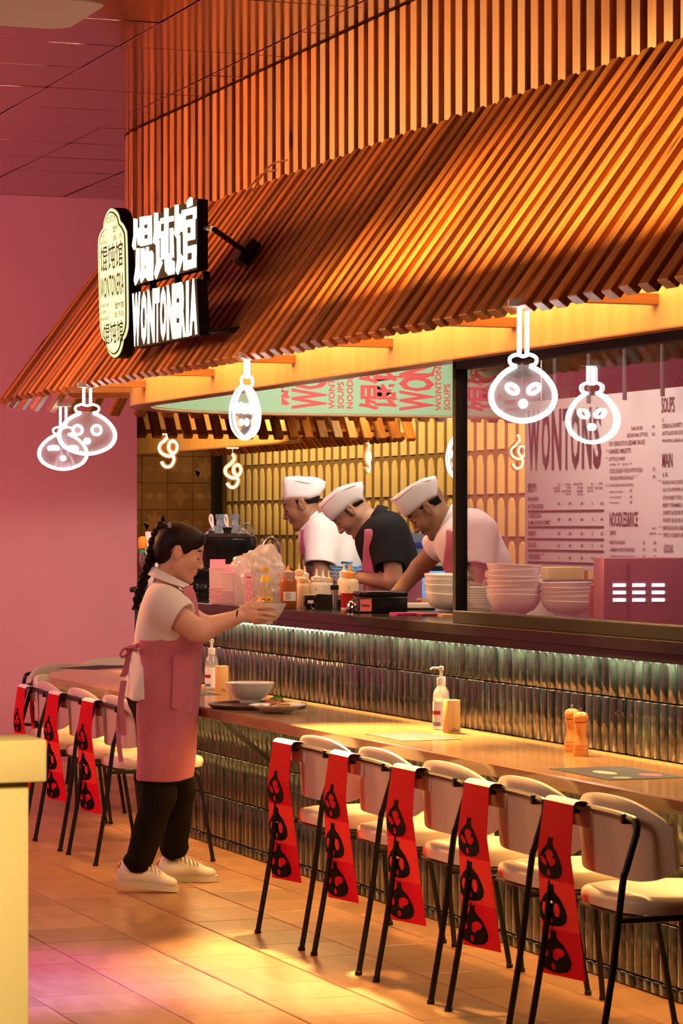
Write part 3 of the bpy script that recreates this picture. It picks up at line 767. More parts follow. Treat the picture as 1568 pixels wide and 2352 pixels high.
# ---------------------------------------------------------------- hanging sign
SY = 3.40
def S(cx, cy): return at_y(200+cx*.1913, 450+cy*.1913, SY)
sg = thing('hanging_sign', 'lit shop sign, oval green plate and white letters, before the canopy', 'sign', S(700, 900))
sign_dark = mat('sign_black', (.008, .005, .004), .75, spec=.06); sign_lit = mat('sign_lit', (1, .93, .8), .5, emit=3.2, ecol=(1, .86, .62))
FM = Matrix(((1, 0, 0, 0), (0, 0, 1, 0), (0, 1, 0, 0), (0, 0, 0, 1)))          # (x, z, depth) -> (x, depth, z)
def loc2(pts):
    L = sg.location; return [((S(*p)-L).x, (S(*p)-L).z) for p in pts]
strokes = [
 [(566,270),(606,278),(606,380),(590,470),(586,640),(568,648),(548,600),(566,480)], [(606,385),(636,385),(640,580),(618,590),(606,500)],
 [(638,255),(683,248),(690,597),(645,605)], [(735,241),(778,235),(782,575),(740,585)], [(683,248),(735,241),(735,337),(683,346)], [(683,395),(735,385),(735,458),(683,470)], [(683,522),(740,510),(740,585),(688,598)],
 [(598,630),(632,628),(632,850),(640,960),(585,1075),(570,1010),(592,850)],
 [(650,632),(685,625),(685,715),(706,712),(706,760),(685,765),(685,880),(706,870),(706,960),(655,1045),(645,1000),(655,900)],
 [(714,618),(742,610),(745,690),(780,655),(795,690),(760,770),(745,960),(765,960),(768,850),(795,870),(795,1010),(740,1020),(714,980)],
 [(812,200),(855,205),(855,300),(885,310),(888,500),(865,515),(850,450),(835,590),(800,560),(812,420)],
 [(835,535),(872,535),(872,740),(910,800),(870,900),(835,1000),(815,930),(840,800)],
 [(935,150),(978,145),(978,700),(1000,880),(1020,880),(1020,770),(1055,790),(1050,935),(985,952),(945,900),(935,700)],
 [(888,270),(934,261),(934,326),(890,335)], [(979,252),(1040,240),(1040,300),(979,315)],
 [(895,430),(928,422),(928,760),(895,765)], [(1000,390),(1035,385),(1045,740),(1005,745)], [(980,690),(1004,686),(1004,745),(980,750)],
 [(1060,108),(1100,105),(1100,210),(1140,225),(1145,430),(1118,425),(1112,330),(1085,510),(1055,460),(1062,330)],
 [(1085,475),(1120,475),(1122,690),(1155,740),(1120,870),(1095,945),(1072,900),(1090,760)],
 [(1200,80),(1245,15),(1268,30),(1268,110),(1210,140)],
 [(1145,175),(1315,128),(1315,270),(1280,280),(1280,215),(1185,240),(1185,285),(1145,290)],
 [(1160,296),(1202,290),(1206,890),(1166,895)], [(1204,290),(1298,272),(1298,362),(1206,378)], [(1255,372),(1298,363),(1298,436),(1255,444)], [(1206,452),(1298,438),(1298,520),(1207,540)],
 [(1207,610),(1315,582),(1315,668),(1208,690)], [(1268,680),(1315,670),(1312,745),(1268,755)], [(1208,778),(1312,748),(1312,855),(1208,884)]]
for i, p in enumerate(strokes):
    MB().prism(loc2(p), -.004, .0, FM).build('letter_stroke', sign_lit, sg, smooth=0)
MB().prism(loc2([(548, 285), (800, 235), (935, 175), (1060, 115), (1200, 90), (1245, 30), (1320, 40), (1320, 880), (1090, 940), (830, 1000), (590, 1070), (560, 640)]), .001, .045, FM).build('backing_plate', sign_dark, sg, smooth=0)
MB().prism(loc2([(545, 1190), (1310, 995), (1345, 1675), (565, 1830)]), .001, .045, FM).build('backing_plate', sign_dark, sg, smooth=0)
lt = 'WONTONERIA'; xs = [545, 655, 735, 825, 885, 970, 1040, 1090, 1195, 1240, 1335]
xs = [545, 650, 728, 822, 880, 962, 1055, 1112, 1192, 1232, 1335]
for i, c_ in enumerate(lt):
    xa, xb = xs[i]+3, xs[i+1]-3; f = lambda x: (x-545)/785
    ya = 1188-195*f((xa+xb)/2); yb = 1822-152*f((xa+xb)/2)
    fit_text('letter', c_, xa, ya, xb, yb, lambda x, y: S(x, y)+Vector((0, -.003, 0)), sign_lit, sg, bold=.07)
for ya, yb in (((1330, 920), (1345, 1000)), ((1000, 975), (1010, 1075)), ((700, 1040), (708, 1150))):
    a, b = S(*ya), S(*yb); MB().beam(a+Vector((0, .03, 0)), b+Vector((0, .03, 0)), .03, .02).build('joining_bar', sign_dark, sg, True, smooth=0)
oval = [(300,140),(345,160),(385,210),(405,290),(440,330),(470,390),(488,480),(500,1000),(505,1500),(495,1620),(470,1700),(445,1740),(435,1800),(400,1900),(345,1950),(300,1930),(265,1880),(240,1790),(225,1760),(195,1720),(170,1640),(160,1500),(145,1000),(138,600),(150,480),(180,410),(200,380),(210,300),(235,220),(265,165)]
ov = [(p.x, p.y) for p in smooth_path([(a, b, 0) for a, b in oval], 3, True)]
def shrink(k, ky=None): return [((a-320)*k+320, (b-1045)*(ky or k)+1045) for a, b in ov]
MB().prism(loc2(ov), .0, .055, FM).build('oval_body', sign_dark, sg)
MB().prism(loc2(shrink(.99)), -.004, -.0005, FM).build('oval_rim', mat('oval_rim_lit', (.3, .45, .2), .5, emit=.62, ecol=(.80, .95, .52)), sg)
MB().prism(loc2(shrink(.90, .95)), -.006, -.0045, FM).build('oval_line', mat('oval_line', (.02, .015, .009), .8, spec=.05), sg)
MB().prism(loc2(shrink(.84, .93)), -.008, -.0065, FM).build('oval_face', mat('oval_face_lit', (.30, .40, .24), .6, emit=.80, ecol=(.76, 1, .58)), sg)
oli = mat('oval_ink', (.012, .010, .005), .8, spec=.05)
So = lambda x, y: S(x, y)+Vector((0, -.0085, 0))
def ot(body, x0, y0, x1, y1, b=.01): fit_text('lettering', body, x0, y0, x1, y1, So, oli, sg, bold=b)
ot('WONTON', 245, 262, 362, 345, .0); ot('WONTONS', 222, 400, 262, 432); ot('SOUPS', 190, 480, 235, 515); ot('NOODLES', 180, 550, 262, 595)
ot('\u9984\u9968', 330, 365, 392, 445, .01); ot('\u9762 \u6c64', 330, 478, 440, 545, .0)
ot('\u9984\u9968\u9986', 180, 615, 450, 925, .006); ot('WONTONERIA', 182, 985, 462, 1250, .012)
ot('WONTONS', 190, 1310, 282, 1350); ot('SOUPS', 190, 1385, 250, 1425); ot('NOODLES', 190, 1465, 280, 1505)
ot('\u9984\u9968\u9986', 352, 1285, 462, 1365, .01); ot('\u9762\u6c64\u996d', 352, 1395, 465, 1465, .0); ot('\u9984\u9968\u9986', 215, 1540, 455, 1800, .006)
a1 = S(1410, 400); b1 = at_y(566, 580, 3.78)
MB().tube([S(1330, 380)+Vector((0, .03, 0)), a1+Vector((0, .04, 0)), b1], .012, 8).build('support_arm', black_metal, sg, True)
MB().box(b1, (.09, .05, .11), M=Matrix.Rotation(-th_c, 4, 'X').inverted(), bev=.004).build('wall_plate', black_metal, sg, True)
MB().tube([S(1330, 1640)+Vector((0, .03, 0)), S(1330, 1640)+Vector((.05, .2, .02))], .012, 8).build('support_arm', black_metal, sg, True)

# ---------------------------------------------------------------- menu board behind the glass
MY = 6.5
def MP(cx, cy): return at_y(1180+cx*.2474, 780+cy*.2474, MY)
a, b = MP(96, 590), MP(96, 2160)
a.z = (EYE+(HYP-905)*px(1205, 905, 1).length*0+0) or a.z
mbd = thing('menu_board', 'large pale menu board with black price lists hanging behind the window', 'menu board', (a.x+1.2, MY, (MP(96, 590).z+MP(96, 2160).z)/2))
zt, zb_ = at_y(1205, 924, MY).z, at_y(1205, 1306, MY).z
MB().box((a.x+1.2, MY+.012, (zt+zb_)/2), (2.4, .02, zt-zb_), bev=.002).build('panel', mat('menu_panel', (.78, .68, .66), .3, spec=.5), mbd, True)
for x_ in (a.x+.2, a.x+2.2): MB().tube([(x_, MY+.012, zt-.01), (x_, MY+.012, 2.53)], .004, 6).build('hanger', steel, mbd, True)
MPt = lambda x, y: MP(x, y)+Vector((0, -.002, 0))
def mt_(body, x0, y0, x1, y1, b=.012): fit_text('lettering', body, x0, y0, x1, y1, MPt, ink, mbd, bold=b)
big = [('W', 130, 660, 240, 1222), ('O', 258, 655, 335, 1220), ('N', 352, 648, 440, 1216), ('T', 455, 643, 520, 1210), ('O', 530, 640, 612, 1212), ('N', 632, 634, 720, 1202), ('S', 735, 630, 812, 1205)]
for c_, x0, y0, x1, y1 in big: mt_(c_, x0, y0, x1, y1, .03)
mt_('\u9984\u9968', 128, 1332, 208, 1418)
for body, x0, y0, x1, y1 in (
    ('PRAWN', 133, 1462, 228, 1504), ('& CHICKEN', 133, 1528, 272, 1570), ('CHICKEN', 133, 1615, 250, 1655), ('& MUSHROOMS', 133, 1678, 332, 1718), ('BEEF', 135, 1778, 202, 1818),
    ('DUCK', 135, 1886, 208, 1928), ('VEGGIES', 135, 1990, 246, 2035),
    ('IN', 412, 1335, 428, 1358), ('CHICKEN', 366, 1366, 430, 1390), ('BROTH', 378, 1395, 432, 1418), ('BOILED', 478, 1335, 528, 1356), ('WITH', 492, 1366, 528, 1388), ('HOTSOUR', 448, 1396, 530, 1418), ('SAUCE', 482, 1426, 530, 1446),
    ('FRIED WITH', 558, 1332, 640, 1354), ('VEGGIE', 588, 1364, 640, 1386), ('SESAME', 584, 1396, 640, 1418), ('SAUCE', 592, 1426, 642, 1446), ('IN', 718, 1330, 734, 1352), ('VEGGIE', 680, 1362, 734, 1384), ('BROTH', 684, 1396, 736, 1416),
    ('WITH', 788, 1328, 826, 1350), ('NOODLES', 752, 1366, 826, 1390),
    ('SOUPS', 1370, 538, 1490, 684), ('\u6c64', 1375, 730, 1392, 766), ('CRAB & SWEET CORN', 1375, 782, 1640, 824), ('HOT & SOUR SOUP', 1378, 852, 1590, 890), ('PRAWN LAKSA SOUP', 1380, 925, 1620, 958),
    ('MAIN', 1378, 1055, 1472, 1188), ('\u4e3b \u83dc', 1380, 1232, 1426, 1274), ('KUNG PAO CHICKEN', 1382, 1308, 1610, 1344), ('SALT & PEPPER SQUID', 1382, 1378, 1630, 1416), ('STIR FRIED TOFU', 1384, 1450, 1562, 1486), ('BEEF STEAMED BUN', 1384, 1520, 1620, 1555),
    ('SWEET & SOUR PRAWN', 1385, 1588, 1640, 1625), ('SWEET & SOUR CHICKEN', 1386, 1658, 1660, 1695), ('MONGOLIAN BEEF', 1388, 1728, 1590, 1766), ('SPICY CRISPY BEEF', 1388, 1795, 1610, 1832),
    ('ADDONS', 1390, 1902, 1476, 1980), ('PLAIN RICE', 1390, 2028, 1478, 2056), ('STIR FRIED GREENS', 1390, 2085, 1530, 2118),
    ('SAUCE', 1090, 808, 1192, 842), ('SICHUAN STYLE', 1050, 872, 1240, 908), ('Veg', 252, 1980, 285, 2004), ('Veg', 1118, 1258, 1142, 1276), ('New', 852, 1022, 876, 1036), ('New', 852, 1092, 876, 1106), ('New', 852, 1346, 880, 1360), ('New', 1342, 1302, 1372, 1316), ('New', 1346, 1726, 1378, 1740), ('New', 1346, 1796, 1378, 1810), ('SOY SPROUTS IN SESAME SAUCE', 885, 948, 1215, 990), ('CHINESE OMELETTE', 885, 1018, 1086, 1060), ('LETTUCE WRAP', 885, 1092, 1034, 1128), ('chicken  32   shrimp  35', 888, 1148, 1096, 1176),
    ('COLD SILKEN TOFU WITH CHILI', 886, 1200, 1192, 1240), ('VEGGIE SPRING ROLLS', 888, 1270, 1112, 1304), ('CHICKEN WINGS (6PCS)', 888, 1340, 1108, 1374), ('pepper & paprika', 888, 1402, 1012, 1426), ('honey & pepper', 888, 1452, 1000, 1476), ('salt & pepper', 888, 1504, 984, 1526),
    ('38', 1074, 1388, 1096, 1416), ('36', 1074, 1444, 1098, 1470), ('38', 1074, 1498, 1098, 1524), ('32', 1288, 1186, 1312, 1220), ('39', 1288, 1256, 1312, 1288), ('29', 1282, 796, 1306, 824), ('25', 1282, 862, 1308, 892),
    ('NOODLES&RICE', 888, 1600, 1150, 1738), ('\u9762\u996d', 890, 1772, 948, 1812), ('WITH', 1280, 1742, 1320, 1764), ('BROTH', 1262, 1790, 1322, 1812), ('BEEF DANDAN', 890, 1866, 1032, 1896), ('LAMIAN WITH PRAWNS', 892, 1932, 1118, 1966), ('LAMIAN WITH CHICKEN', 892, 2002, 1124, 2036), ('EGG FRIED RICE', 892, 2066, 1052, 2098),
    ('52', 1196, 1868, 1220, 1900), ('56', 1296, 1868, 1322, 1900), ('59', 1196, 1934, 1220, 1966), ('63', 1296, 1934, 1322, 1966), ('48', 1196, 2002, 1222, 2034), ('52', 1296, 2002, 1322, 2034), ('35', 1196, 2070, 1222, 2100), ('X', 1304, 2072, 1318, 2098),
    ('15', 1536, 2024, 1558, 2052), ('20', 1534, 2084, 1558, 2114)):
    mt_(body, x0, y0, x1, y1)
for yc, vals in ((1520, ('50', '54', '54', 'X', '50')), (1668, ('48', '44', '44', 'X', '48')), (1800, ('50', '54', '54', 'X', '50')), (1912, ('62', '58', '58', 'X', '62')), (2026, ('X', '42', '42', '46', '46'))):
    for v_, x_ in zip(vals, (418, 520, 630, 728, 816)): mt_(v_, x_-(8 if v_ == 'X' else 12), yc-14, x_+(8 if v_ == 'X' else 12), yc+16)
for ya, yb in ((1592, 1590), (1738, 1742), (1848, 1860), (1952, 1970), (2062, 2086)):
    p, q = MPt(132, ya), MPt(834, yb); zz = (p.z+q.z)/2
    MB().box(((p.x+q.x)/2, MY-.002, zz), (q.x-p.x, .003, .011)).build('rule', ink, mbd, True, smooth=0)
# ---------------------------------------------------------------- things on the counter and the table
CT = 1.187; TT = .781
def on_counter(x, y, Y=None, z=CT):
    'point on the counter top seen at (x, y); with Y given, the point on that depth line'
    if Y is None: p = at_z(x, y, z)
    else: p = at_y(x, HYP, Y)
    return Vector((p.x, p.y, z))
pale = mat('pale_plastic', (.80, .72, .62), .4); pinkc = mat('pink_card', (.86, .36, .50), .55); pinkc2 = mat('pink_card_pale', (.92, .62, .66), .55)
clear_p = glass('clear_plastic', (.90, .89, .88), 1.45, .06, body=.22, bodycol=(.9, .85, .82))
bag_m = glass('white_film', (.95, .92, .92), 1.45, .16, body=.42, bodycol=(.95, .88, .86))
bottle_glass = glass('bottle_glass', (.93, .93, .90), 1.5, .01, body=.10, bodycol=(.9, .88, .8))
jug_m = glass('jug_plastic', (.80, .86, .90), 1.5, .05, body=.30, bodycol=(.55, .68, .78), boost=1.6)
yellow_m = mat('yellow_label', (.85, .50, .02), .45); lbl = mat('white_label', (.82, .76, .72), .6); red_m = mat('red_print', (.5, .02, .02), .6)
D_ = lambda p: p.xy.dot(FW.xy)

def squeeze(label, p, r, h, body, nozzle_m, tip, fill=None, text_=None, lab_text=None, grp='squeeze bottles on the counter', shoulder=None):
    t = thing('squeeze_bottle', label, 'sauce bottle', p, FACE, grp); s = shoulder or r*.55
    MB().lathe([(r*.9, 0), (r, .008), (r, h*.80), (r*.93, h*.87), (r*.62, h*.94), (r*.6, h)], n=20).build('body', body, t, smooth=50)
    if fill: MB().lathe([(r*.97, .006), (r*1.006, .012), (r*1.006, h*fill[1])], n=20).build('sauce', fill[0], t, smooth=50)
    MB().lathe([(r*.72, h*.96), (r*.74, h*1.10), (r*.5, h*1.12), (r*.22, h*1.15), (r*.08, h*1.15+tip), (.0, h*1.15+tip)], n=16).build('nozzle_cap', nozzle_m, t, smooth=40)
    if text_ or lab_text:
        M = frame((-r*.55, -r*.86, h*.28), (1, 0, 0), (0, 0, 1))
        if lab_text:
            rows = [[(r*1.012*math.sin(a), -r*1.012*math.cos(a), z) for a in [R(-35+14*k) for k in range(8)]] for z in (h*.22, h*.50)]
            MB().surf(rows).build('label', lbl, t, smooth=80)
            for zz in (h*.41, h*.31): MB().tube(smooth_path([(r*(-.32+.08*i), -r*1.02, zz+(.10*h*((i % 3)-1)*(.5 if i % 2 else .3))) for i in range(9)], 4), .0006, 4).build('handwriting', ink, t)
        else: text('lettering', text_, h*.2, ink, t, frame((-r*.2, -r*1.01, h*.60), (1, .35, 0), (0, 0, 1)), sx=.8)
    return t

# --- soup kettle, ladle, water jugs at the back left (on the counter by the end wall)
def kettle(label, p, r, h):
    t = thing('soup_kettle', label, 'soup kettle', p, 0)
    MB().lathe([(r*.92, 0), (r*.95, .02), (r*.93, h*.22), (r*1.0, h*.26), (r*1.01, h*.36), (r*.97, h*.40), (r*.97, h*.72), (r*1.04, h*.76), (r*1.06, h*.90), (r*1.0, h*.93), (r*.98, h*.96)], n=36).build('body', black_gloss, t, smooth=45)
    MB().lathe([(r*1.03, h*.935), (r*1.03, h*.96), (r*.7, h*.995), (.0, h*1.01)], n=36).build('lid', mat('kettle_lid', (.05, .04, .035), .25, metal=.6), t, smooth=30)
    MB().lathe([(.02, h*1.0), (.022, h*1.06), (.028, h*1.09), (.0, h*1.10)], n=14).build('lid_knob', black_metal, t)
    MB().box((-r*.55, -r*.4, h*1.0), (.05, .02, .03), bev=.004).build('hinge', black_metal, t)
    return t
pk = px(522, 1385, 14.9); pk.z = CT-.01
kettle("large black soup kettle with lid, right of the head of the woman", (pk.x, pk.y, CT), .150, .335)
pk2 = px(461, 1385, 14.6)
t = kettle('smaller black pot between the face of the woman and the large soup kettle', (pk2.x, pk2.y, CT), .085, .16)
lad = thing('ladle', 'steel ladle handle hooked over the rim of the soup kettle', 'ladle', (pk.x, pk.y, CT))
q = [Vector((RT.x*a, RT.y*a, z)) for a, z in ((.09, .30), (.115, .36), (.145, .385), (.165, .385), (.18, .36), (.195, .325))]
MB().tube(smooth_path([v+Vector((-.02, -.05, 0)) for v in q], 4), .006, 8).build('handle', steel, lad)
bk_c = thing('back_counter', 'steel counter along the back of the kitchen behind the cooks', 'counter', (-13.1, 6.9, 0))
MB().box((-13.1, 6.9, .88), (2.4, .62, .04), bev=.004).build('worktop', steel, bk_c, True)
MB().box((-13.1, 6.93, .43), (2.3, .52, .86)).build('cabinet', steel, bk_c, True, smooth=0)
def jug(label, x, y, D, r, h):
    p = px(x, y, D); p.z = CT; t = thing('water_jug', label, 'water jug', p, 0, 'clear water jugs')
    MB().lathe([(r*.9, 0), (r, .02), (r, h*.40), (r*.95, h*.43), (r, h*.46), (r, h*.62), (r, h*.70), (r*.93, h*.77), (r*.60, h*.83), (r*.27, h*.86), (r*.24, h*.875), (r*.24, h*.975), (r*.27, h*.98), (r*.27, h)], n=28).build('body', jug_m, t, smooth=50)
    MB().lathe([(r*.265, h*.95), (r*.28, h*.965), (r*.275, h)], n=20).build('neck_ring', jug_m, t)
    hd = smooth_path([(-r*.35, 0, h*.79), (-r*.62, 0, h*.93), (-r*.55, 0, h*.99), (-r*.45, 0, h*.95), (-r*.40, 0, h*.78)], 4)
    MB().tube([Vector((RT.x*v.x, RT.y*v.x, v.z)) for v in hd], .006, 8).build('handle', pale, t)
    return t
jug('clear water jug with a white handle, left of the two above the soup kettle', 505, 1291, 15.25, .090, .438)
jug('clear water jug without handle in view, right of the two above the soup kettle', 539, 1291, 15.45, .092, .438)

# --- sauces left of the woman's braid
t = thing('sauce_bottle', 'tall dark sauce bottle with an orange cap at the left end of the counter', 'sauce bottle', px(327, 1345, 15.3), FACE)
MB().lathe([(.026, 0), (.030, .01), (.030, .14), (.012, .19), (.012, .20)], n=16).build('body', mat('brown_sauce', (.06, .015, .008), .2), t)
MB().lathe([(.022, .20), (.024, .205), (.024, .25), (.015, .265), (.0, .268)], n=14).build('cap', mat('orange_cap', (.9, .32, .01), .45), t)
MB().lathe([(.0165, .155), (.0165, .195)], n=14).build('neck_band', mat('teal_band', (.03, .30, .22), .5), t)
t = thing('paper_box', 'white box standing behind the dark sauce bottle', 'box', px(349, 1345, 15.7), FACE)
MB().box((0, 0, .15), (.07, .06, .30), bev=.004).build('carton', lbl, t)
MB().box((0, -.031, .18), (.05, .002, .10)).build('label', mat('grey_label', (.6, .58, .55), .6), t)
es = thing('end_shelf', 'black shelf at the left end of the counter under the sauce bottle', 'shelf', px(335, 1350, 15.5))
q = px(337, 1347, 15.5)
MB().box((q.x, q.y, q.z-.015), (.16, .36, .026), rz=FACE, bev=.003).build('board', black_metal, es, True)
MB().box((q.x, q.y, (TT+q.z-.028)/2), (.12, .20, q.z-.028-TT), rz=FACE, bev=.004).build('body', black_metal, es, True)

# --- pink take-away boxes, plastic bin with bags, card, drink bottle
for k, (x, h, n) in enumerate(((499, .170, 7), (527, .150, 6))):
    base = px(x, 1389, 13.55); base.z = CT
    for i in range(n):
        z = CT+.0125*i
        t = thing('takeaway_box', 'pale pink folded takeaway box, %s in the %s stack' % (('lowest', 'second lowest', 'third from the bottom', 'fourth from the bottom', 'third from the top', 'second from the top', 'topmost')[i if n == 7 or i < 4 else i+1], 'left' if k == 0 else 'right'), 'takeaway box', (base.x, base.y, z), FACE+.1*k, 'stacked pink takeaway boxes')
        hh = .105 if i < n-1 else h-.0125*i*0+.0
        w0, w1 = .036, .040; m_ = pinkc2 if i % 2 else pinkc
        mb = MB(); top = .010 if i < n-1 else h*.55
        mb.box((0, 0, top/2), (.072, .06, top), taper=1.06); mb.build('body', pinkc2, t, smooth=0)
        MB().box((0, 0, top+.001), (.080, .066, .0026)).build('rim', pinkc, t, smooth=0)
        if i == n-1:
            MB().box((.0, .030, top+.02), (.074, .003, .05), M=Matrix.Rotation(R(-10), 4, 'X')).build('flap', pinkc, t, smooth=0)
lf = px(484, 1385, 13.6)
t = thing('box_flap', 'open pink takeaway box with tall pointed flaps, behind the stacked ones', 'takeaway box', (lf.x, lf.y+.06, CT), FACE)
Mx = frame((0, 0, 0), (1, 0, 0), (0, 0, 1))
MB().prism([(-.005, .0), (.125, .0), (.135, .14), (.105, .185), (.055, .19), (.020, .155)], -.002, .002, Mx).build('front_flap', pinkc2, t, smooth=0)
MB().prism([(-.035, .02), (-.002, .0), (.014, .13), (-.038, .175)], .02, .023, Mx).build('side_flap', pinkc, t, smooth=0)

bx = px(592, 1391, 13.2); bx.z = CT
def bin_(label, x, D, w, d, h, mark):
    p = px(x, 1390, D); t = thing('plastic_bin', label, 'plastic bin', (p.x, p.y, CT), FACE+.12, 'clear plastic bins')
    mb = MB(); o0 = rrect(w*.92, d*.92, .02, 4); o1 = rrect(w, d, .024, 4); o2 = rrect(w*1.07, d*1.07, .028, 4)
    mb.surf([[(a, b, .0) for a, b in o0], [(a, b, .004) for a, b in o0], [(a, b, h) for a, b in o1], [(a, b, h+.003) for a, b in o2], [(a, b, h-.012) for a, b in o2]], close=True)
    mb.build('body', clear_p, t, smooth=50)
    for zz, s_ in mark: text('marking', s_, .018, red_m, t, frame((w*.28, -d*.49, zz), (1, 0, 0), (0, 0, 1)), depth=.0004)
    return t
bin_('clear plastic bin on the left, holding a crumpled clear bag, beside the pink boxes', 560, 13.35, .10, .14, .135, ())
bin_('large clear plastic bin with red markings holding white plastic bags', 611, 13.25, .165, .16, .185, ((.14, '8 qt'), (.095, '6qt.'), (.045, '4qt.')))
# crumpled bags
def crumple(name, label, c, r, M, seed, grp=None, peaks=()):
    rng = random.Random(seed); bm = bmesh.new(); bmesh.ops.create_icosphere(bm, subdivisions=4, radius=1)
    ph = [(Vector((rng.gauss(0, 1), rng.gauss(0, 1), rng.gauss(0, 1))).normalized(), rng.uniform(3, 9), rng.uniform(0, 6)) for _ in range(14)]
    for v in bm.verts:
        n = v.co.normalized(); k = 1
        for d, f, o in ph: k += .055*abs(math.sin(f*1.3*n.dot(d)+o))-.030
        for d, a, s_ in peaks:
            q_ = n.dot(Vector(d).normalized()); k += a*max(0, (q_-s_)/(1-s_))**1.5
        v.co = Vector((n.x*r[0]*k, n.y*r[1]*k, n.z*r[2]*k))
    me = bpy.data.meshes.new(name); bm.to_mesh(me); bm.free(); me.materials.append(bag_m)
    me.polygons.foreach_set('use_smooth', [True]*len(me.polygons)); me.set_sharp_from_angle(angle=R(16))
    o = bpy.data.objects.new(name, me); C.objects.link(o); o.location = c; o.rotation_euler = (0, 0, FACE)
    tag(o, label, 'plastic bag', grp); return o
b1 = px(600, 1313, 13.25)
crumple('plastic_bag', 'big crumpled white plastic bag piled on the large bin', b1, (.095, .075, .085), None, 3, 'crumpled bags in the bins', (((.35, 0, 1), .45, .75), ((1, 0, -.2), .25, .7), ((-.6, 0, .6), .22, .7)))
crumple('plastic_bag', 'white plastic bag bulging inside the large clear bin', px(622, 1352, 13.25), (.075, .07, .075), None, 5, 'crumpled bags in the bins')
crumple('plastic_bag', 'small crumpled clear bag on the left bin beside the pink boxes', px(553, 1301, 13.4), (.048, .045, .036), None, 9, 'crumpled bags in the bins', (((-.2, 0, 1), .4, .7),))
# standing pink card
cp = px(574, 1389, 12.95); t = thing('promo_card', 'tall narrow pink card leaning against the bins', 'card', (cp.x, cp.y, CT), FACE)
Mc = frame((-.024, 0, 0), (1, 0, 0), (.26, .15, 1)); MB().prism([(0, 0), (.036, 0), (.036, .152), (0, .152)], -.001, .001, Mc).build('card', pinkc, t, smooth=0)
MB().box((0, 0, 0), (.022, .004, .0006), M=Matrix.Identity(4)).add([], []).build('print', ink, t, smooth=0).matrix_local = Mc @ Matrix.Translation((.018, .139, .0012))
for zz in (.048, .098):
    mb = MB(); mb.tube([Mc @ Vector((.018+.011*math.cos(a), zz+.017*math.sin(a), .0014)) for a in [2*PI*k/14 for k in range(14)]], .0007, 4, closed=True); mb.build('printed_ring', ink, t)
# drink bottle
dp = px(609, 1391, 12.75); t = thing('drink_bottle', 'clear glass bottle with yellow cap and yellow label in front of the bins', 'bottle', (dp.x, dp.y, CT), FACE)
MB().lathe([(.031, 0), (.034, .006), (.034, .055), (.033, .07), (.024, .118), (.0165, .142), (.0125, .16), (.0125, .175)], n=24).build('body', bottle_glass, t, smooth=50)
MB().lathe([(.0335, .002), (.0345, .006), (.0345, .028)], n=24).build('lower_label', mat('label_lilac', (.62, .52, .66), .5), t)
MB().lathe([(.0346, .030), (.0348, .0305), (.0348, .052), (.0346, .0525)], n=24).build('yellow_label', yellow_m, t)
MB().lathe([(.0215, .128), (.0246, .1215), (.0178, .143), (.0160, .150)], n=24).build('neck_label', yellow_m, t)
MB().lathe([(.0135, .168), (.0150, .169), (.0150, .186), (.0135, .188), (0, .188)], n=20).build('cap', yellow_m, t)
MB().lathe([(.0312, .006), (.0325, .01), (.0325, .068), (.023, .112), (.0, .112)], n=20).build('drink', glass('drink_fill', (.95, .90, .74), 1.33, .0, body=.15, bodycol=(.9, .85, .7)), t)
for x_, z_, r_, m_ in ((-.008, .015, .010, mat('label_green', (.10, .25, .04), .5)), (.006, .018, .008, yellow_m)):
    MB().lathe([(r_, 0), (r_, .0006), (0, .0007)], (x_, -.0346, z_), 12, Matrix.Rotation(R(90), 4, 'X')).build('label_fruit', m_, t)
MB().box((-.006, -.0350, .0435), (.020, .0006, .0024)).build('print', ink, t, smooth=0); MB().box((-.006, -.0350, .0375), (.024, .0006, .0018)).build('print', ink, t, smooth=0); MB().box((.016, -.0318, .042), (.007, .0006, .009), rz=.5).build('print', ink, t, smooth=0)
# swan-neck tap
tp = px(643, 1305, 15.4); t = thing('tap', 'chrome swan-neck tap behind the plastic bins', 'tap', (tp.x, tp.y, 0), FACE)
MB().tube(smooth_path([(.0, 0, CT+.01), (.0, 0, 1.36), (-.006, 0, 1.45), (-.040, 0, 1.497), (-.075, 0, 1.485), (-.095, 0, 1.44), (-.098, 0, 1.41)], 6), .0105, 12).build('spout', chrome, t)
MB().lathe([(.022, CT), (.022, CT+.04), (.012, CT+.06)], n=16).build('base', chrome, t)
# squeeze bottles
amber = mat('amber_sauce', (.36, .10, .010), .3); milky = mat('milky_plastic', (.78, .62, .45), .35); milky2 = mat('milky_pale', (.78, .70, .58), .35)
capw = mat('cap_cream', (.86, .78, .62), .4); capo = mat('cap_orange', (.90, .36, .06), .4); capy = mat('cap_peach', (.90, .56, .26), .4); capm = mat('cap_mauve', (.45, .30, .28), .4)
def at_c(x, D): p = px(x, HYP, D); return (p.x, p.y, CT)
t = squeeze('amber brown squeeze bottle with orange tip and handwritten label', at_c(662, 12.85), .0385, .150, amber, capo, .022, lab_text='ChiliOil')
MB().lathe([(.0300, .138), (.0305, .150), (.0305, .163), (.026, .166)], n=18).build('cap_ring', capm, t)
squeeze('tall cream squeeze bottle with peach cap behind the amber one', at_c(687, 13.15), .030, .150, milky, capy, .028)
squeeze('cream squeeze bottle with white tip, third from the amber bottle', at_c(700, 13.3), .028, .135, milky, capw, .03)
squeeze('squat tan squeeze bottle with a brown-rimmed top', at_c(697, 12.95), .034, .120, mat('tan_plastic', (.70, .50, .33), .35), capy, .012)
squeeze('white squeeze bottle marked OIL with two pale tips behind', at_c(727, 12.95), .036, .126, milky2, capw, .032, text_='OIL')
squeeze('white squeeze bottle with slim tip between the OIL bottle and the probe', at_c(742, 13.05), .030, .122, milky2, capw, .032)
